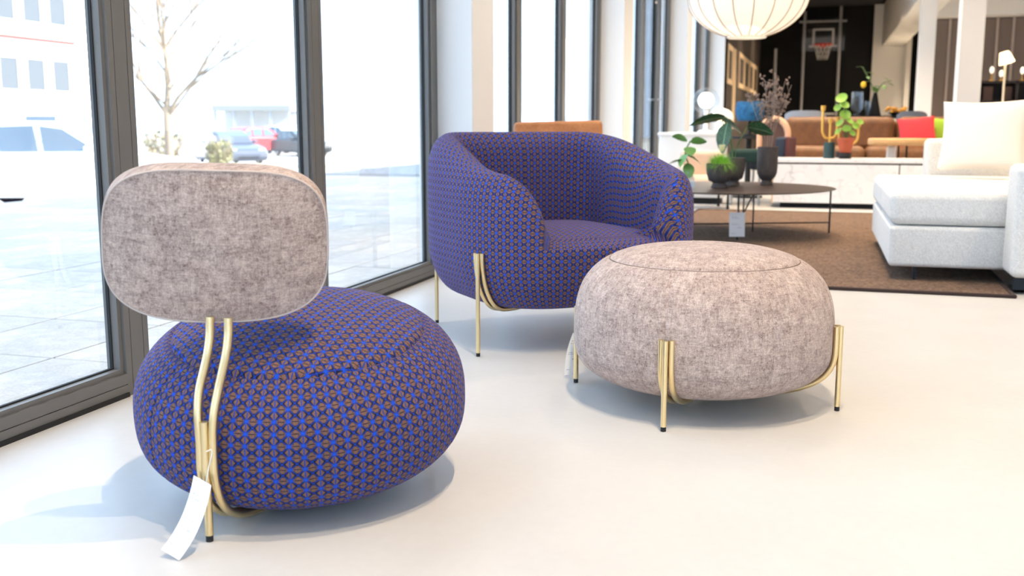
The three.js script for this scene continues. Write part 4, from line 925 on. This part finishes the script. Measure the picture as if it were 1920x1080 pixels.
// ---- blue drum lamp on a dark pedestal
{
  const t = thing('pedestal_table', 'slim dark pedestal table under the blue drum lamp', 'side table', [-0.725, 0, -11.2]);
  mesh('top', cyl(0.2, 0.2, 0.025, 0, 0.62, 0, 32), M.gasket, t); mesh('column', cyl(0.03, 0.03, 0.6, 0, 0.02, 0, 16), M.gasket, t); mesh('foot', cyl(0.16, 0.16, 0.02, 0, 0, 0, 28), M.gasket, t);
  const l = thing('drum_lamp', 'deep blue drum-shaded table lamp before the dark wall', 'lamp', [-0.725, 0.645, -11.2]);
  mesh('stem', lathe([[0, 0], [0.07, 0], [0.07, 0.012], [0.016, 0.03], [0.016, 0.2], [0, 0.2]], 20), M.gasket, l);
  const blueTex = tex(128, 128, (u, v) => mixc([14, 66, 108], [28, 104, 152], n64(u, v * 0.2)));
  mesh('shade', lathe([[0.115, 0.165], [0.122, 0.163], [0.150, 0.24], [0.150, 0.30], [0.138, 0.355], [0.125, 0.362], [0.0, 0.362]], 40), std(0xffffff, 0.8, { map: blueTex, side: THREE.DoubleSide }), l);
}
// ---- arch-backed chair, green bench, beige lounge chair
{
  const c = thing('arch_chair', 'navy lounge chair with a peach arched back before the brown sofa', 'armchair', [-0.47, 0, -10.72], -0.15);
  const arch = []; for (let i = 0; i <= 20; i++) { const a = Math.PI * (1 - i / 20); arch.push([Math.cos(a) * 0.14, 0.66 + Math.sin(a) * 0.165, -0.1]); }
  mesh('back_rim', tube([[-0.14, 0.42, -0.1], ...arch, [0.14, 0.42, -0.1]], 0.032, 50, 12), std(0xe2b190, 0.8), c);
  mesh('back_panel', extrude([[-0.13, 0.42], ...arch.map((p) => [p[0] * 0.94, p[1]]), [0.13, 0.42]], 0.03, 0.004, -0.1), std(0x5a4038, 0.85), c);
  mesh('seat', rbox(0.34, 0.12, 0.4, 0.04, 0, 0.38, 0.05), std(0x2b3648, 0.85), c);
  mesh('side_panel', rbox(0.10, 0.26, 0.42, 0.03, 0.13, 0.515, 0.03), std(0x2b3648, 0.85), c);
  mesh('side_trim', rbox(0.035, 0.26, 0.42, 0.012, 0.195, 0.515, 0.03), std(0x5a2f33, 0.85), c);
  for (const [x, z] of [[-0.13, 0.2], [0.13, 0.2], [-0.13, -0.1], [0.13, -0.1]]) mesh('leg', cyl(0.012, 0.012, 0.33, x, 0, z, 10), M.steel, c);
}
{
  const c = thing('upholstered_bench', 'dark green upholstered bench on thin steel legs behind the pots', 'bench', [-0.68, 0, -10.22], 0.06);
  mesh('seat', rbox(0.32, 0.125, 0.36, 0.04, 0, 0.47, 0, 4), std(0x16332f, 0.9), c);
  for (const [x, z] of [[-0.13, 0.15], [0.13, 0.15], [-0.13, -0.15], [0.13, -0.15]]) mesh('leg', cyl(0.011, 0.011, 0.41, x, 0, z, 10), M.steel, c);
}
{
  const c = thing('beige_armchair', 'beige upholstered low armchair beyond the leafy branch', 'armchair', [-1.0, 0, -9.68], 0.35);
  const f = std(0xd9c3b0, 0.95);
  c.scale.setScalar(0.82);
  mesh('seat', rbox(0.5, 0.2, 0.5, 0.07, 0, 0.27, 0.02, 4), f, c); mesh('backrest', rbox(0.5, 0.36, 0.12, 0.055, 0, 0.46, -0.22, 4), f, c);
  for (const s of [-1, 1]) mesh('arm', rbox(0.09, 0.24, 0.5, 0.04, s * 0.25, 0.36, 0.02, 4), f, c);
  for (const [x, z] of [[-0.2, 0.2], [0.2, 0.2], [-0.2, -0.2], [0.2, -0.2]]) mesh('leg', cyl(0.016, 0.012, 0.18, x, 0, z, 10), M.gasket, c);
}
// ---- high table with chairs before the black wall
{
  const t = thing('high_table', 'long black high table behind the brown sofa', 'table', [0.45, 0, -14.6]);
  mesh('tabletop', rbox(1.7, 0.035, 0.7, 0.006, 0, 0.868, 0), M.black, t);
  for (const [x, z] of [[-0.78, 0.28], [0.78, 0.28], [-0.78, -0.28], [0.78, -0.28]]) mesh('leg', box(0.05, 0.85, 0.05, x, 0.425, z), M.black, t);
}
function shellChair(label, x, z, turn, color, top, w = 0.46) {
  const c = thing('shell_chair', label, 'chair', [x, 0, z], turn), f = std(color, 0.8), sh = top - 0.38;
  mesh('backrest', surf((u, v) => { const a = (u - 0.5) * 1.9, r = w / 1.62, y = sh + v * 0.38 - 0.05 * Math.pow(Math.abs(u - 0.5) * 2, 4) * v; return [Math.sin(a) * r, y, -Math.cos(a) * r + 0.05 - v * 0.05, u, v]; }, 20, 10), std(color, 0.8, { side: THREE.DoubleSide }), c);
  mesh('seat', rbox(w, 0.06, w * 0.95, 0.028, 0, sh, 0.02, 4), f, c);
  for (const [a, b] of [[-1, 1], [1, 1], [-1, -1], [1, -1]]) mesh('leg', rod([a * w * 0.36, sh - 0.02, b * w * 0.34], [a * w * 0.46, 0, b * w * 0.44], 0.011, 8), M.steelDark, c);
  return c;
}
shellChair('pale grey shell chair left of the high table over the brown sofa', -0.20, -13.9, Math.PI, 0xa4aab4, 0.945, 0.50);
shellChair('slate grey shell chair at the right end of the high table', 1.08, -13.95, Math.PI, 0x6d727c, 0.935, 0.36);
shellChair('taupe shell chair in front of the wide white column', 1.60, -13.02, Math.PI - 0.3, 0x6b5d54, 0.925, 0.30);
shellChair('black shell chair by the dark bar shelf', 2.05, -14.6, Math.PI, 0x23262c, 0.98, 0.22);
shellChair('salmon orange shell chair near the floor lamp', 2.14, -13.6, Math.PI - 0.2, 0xe08a6a, 0.92, 0.42);
// ---- things on the high table
{
  const y = 0.886;
  const gv = (label, x, z, r, h) => { const v = thing('glass_cylinder', label, 'vase', [x, y, z]); mesh('vessel', lathe([[0, 0], [r * 0.5, 0], [r * 0.55, 0.01], [r * 0.3, 0.03], [r, 0.09], [r, h], [r - 0.008, h], [r - 0.008, 0.1], [0, 0.05]], 28), M.clearGlass, v); };
  gv('tall footed glass cylinder on the high table', 0.44, -14.4, 0.075, 0.31); gv('short glass cylinder beside the taller one on the high table', 0.57, -14.4, 0.04, 0.19);
  const k = thing('cone_vase', 'black conical vase on the high table holding a lemon twig', 'vase', [0.665, y, -14.5]);
  mesh('vessel', lathe([[0, 0], [0.085, 0], [0.08, 0.02], [0.022, 0.3], [0.018, 0.3], [0.018, 0.25], [0, 0.25]], 28), M.black, k);
  const t = thing('lemon_twig', 'twig with green leaves and one yellow fruit in the black vase', 'plant', [0.665, y + 0.26, -14.5]);
  mesh('twig', [tube([[0, 0, 0], [-0.06, 0.16, 0], [-0.17, 0.36, 0]], 0.006, 14, 5), tube([[0, 0, 0], [0.09, 0.16, 0], [0.19, 0.19, 0]], 0.005, 14, 5)], M.stem, t);
  mesh('fruit', new THREE.SphereGeometry(0.034, 16, 12).scale(1, 1.25, 1), std(0xf0c020, 0.5), t, [-0.155, 0.14, 0.03]);
  for (let i = 0; i < 12; i++) { const a = i * 2.1, m = mesh('leaf', leaf(0.12, 0.05, 0.6, 0.1), M.leafLight, t, i < 6 ? [-0.02 - i * 0.028, 0.06 + i * 0.06, 0] : [0.01 + (i - 6) * 0.03, 0.04 + (i - 6) * 0.03, 0]); m.rotation.set(rr(-0.9, 0.2), a, 0, 'YXZ'); }
  const d = thing('orange_bouquet', 'loose orange dried flowers lying in a bowl on the high table', 'dried flowers', [0.93, y, -14.45]);
  mesh('bowl', lathe([[0, 0], [0.05, 0], [0.1, 0.04], [0.096, 0.04], [0.05, 0.008], [0, 0.008]], 24), M.black, d);
  for (let i = 0; i < 16; i++) mesh('blossom', new THREE.IcosahedronGeometry(rr(0.018, 0.03), 1), std(0xd99a3c, 0.9), d, [rr(-0.12, 0.12), rr(0.04, 0.10), rr(-0.06, 0.06)]);
}
// ---- floor lamp
{
  const f = thing('floor_lamp', 'slim floor lamp with a tilted pleated shade behind the white sofa', 'lamp', [1.665, 0, -10.9]);
  mesh('base', cyl(0.12, 0.12, 0.02, 0, 0, 0, 28), M.white, f); mesh('pole', rod([0, 0.02, 0], [-0.01, 1.40, 0], 0.010), std(0xe6d3b4, 0.4), f);
  const sm = phys({ color: 0xf3ddbd, roughness: 1, transmission: 0.35, thickness: 0, emissive: new THREE.Color(1, 0.78, 0.5), emissiveIntensity: 0.35, side: THREE.DoubleSide });
  mesh('shade', surf((u, v) => { const a = u * 2 * Math.PI, r = lerp(0.072, 0.042, v) * (1 + 0.03 * Math.cos(a * 24)); return [Math.cos(a) * r, v * 0.11, Math.sin(a) * r, u, v]; }, 144, 2, { wrap: true, flip: true }), sm, f, [0.005, 1.345, 0], [0.15, 0, 0.32]);
  mesh('bulb', new THREE.SphereGeometry(0.025, 12, 10), new THREE.MeshStandardMaterial({ emissive: new THREE.Color(1, 0.8, 0.5), emissiveIntensity: 6 }), f, [-0.005, 1.385, 0]);
  const p = new THREE.PointLight(new THREE.Color(1, 0.8, 0.55), 0.9, 0, 2); p.position.set(1.66, 1.385, -10.9); p.castShadow = true; scene.add(p);
}
// ---- dark bar shelf with bottles and lamps
{
  const s = thing('bar_shelf', 'dark stained bar shelf against the taupe panels', 'shelf', [2.9, 0, -18]);
  const dm = std(0x1a100d, 0.6);
  mesh('rear_panel', box(1.5, 1.45, 0.03, 0, 0.725, -0.2), dm, s); for (const x of [-0.73, 0, 0.73]) mesh('side', box(0.04, 1.45, 0.4, x, 0.725, 0), dm, s);
  for (const y of [0.3, 0.86, 1.13, 1.43]) mesh('shelf_board', box(1.5, 0.035, 0.4, 0, y, 0), dm, s);
  const bottle = (i) => lathe([[0, 0], [0.034, 0], [0.036, 0.01], [0.036, 0.13 + i * 0.01], [0.014, 0.17 + i * 0.01], [0.013, 0.23], [0, 0.23]], 16);
  const cols = [0x5a3020, 0xe8e0d0, 0x8a5a3a, 0xf2ede2, 0x6a2c20, 0x9a6a50];
  const where = ['leftmost', 'second from the left', 'third from the left', 'fourth from the left', 'fifth from the left', 'rightmost'];
  for (let i = 0; i < 6; i++) tag(mesh('bottle', bottle(i % 3), std(cols[i], 0.25), scene, [2.28 + i * 0.115, 0.878, -17.92]), `small bottle on the middle board of the bar shelf, ${where[i]}`, 'bottle', 'bottles on the bar shelf');
  const tl = (label, x, h) => { const t = thing('goblet_lamp', label, 'lamp', [x, 1.4475, -17.95]); mesh('stem', lathe([[0, 0], [0.04, 0], [0.04, 0.008], [0.008, 0.02], [0.008, h * 0.5], [0, h * 0.5]], 16), M.gold, t); mesh('bulb', new THREE.SphereGeometry(0.04, 16, 12).scale(0.8, 1.4, 0.8), new THREE.MeshStandardMaterial({ color: 0xffffff, emissive: new THREE.Color(1, 0.88, 0.65), emissiveIntensity: 0.9 }), t, [0, h * 0.72, 0]); };
  tl('left small lamp with an oval bulb on top of the bar shelf', 2.54, 0.24); tl('middle small lamp with an oval bulb on top of the bar shelf', 2.68, 0.16); tl('right small lamp with an oval bulb on top of the bar shelf', 2.98, 0.22);
  for (const [x, l] of [[2.52, 'left pale brown picture card standing in the bar shelf'], [2.80, 'right pale brown picture card standing in the bar shelf']]) tag(mesh('picture_card', rbox(0.14, 0.22, 0.02, 0.004), std(0x7c5c50, 0.7), scene, [x, 1.2575, -18.05]), l, 'picture');
  const b = (label, x, w, h, z) => tag(mesh('white_box', rbox(w, h, 0.2, 0.01, 0, h / 2, 0), M.white, scene, [x, 0.8775, z]), label, 'box');
  b('taller white box on the middle board of the bar shelf', 3.02, 0.13, 0.235, -17.92);
}
renderer.render(scene, camera);
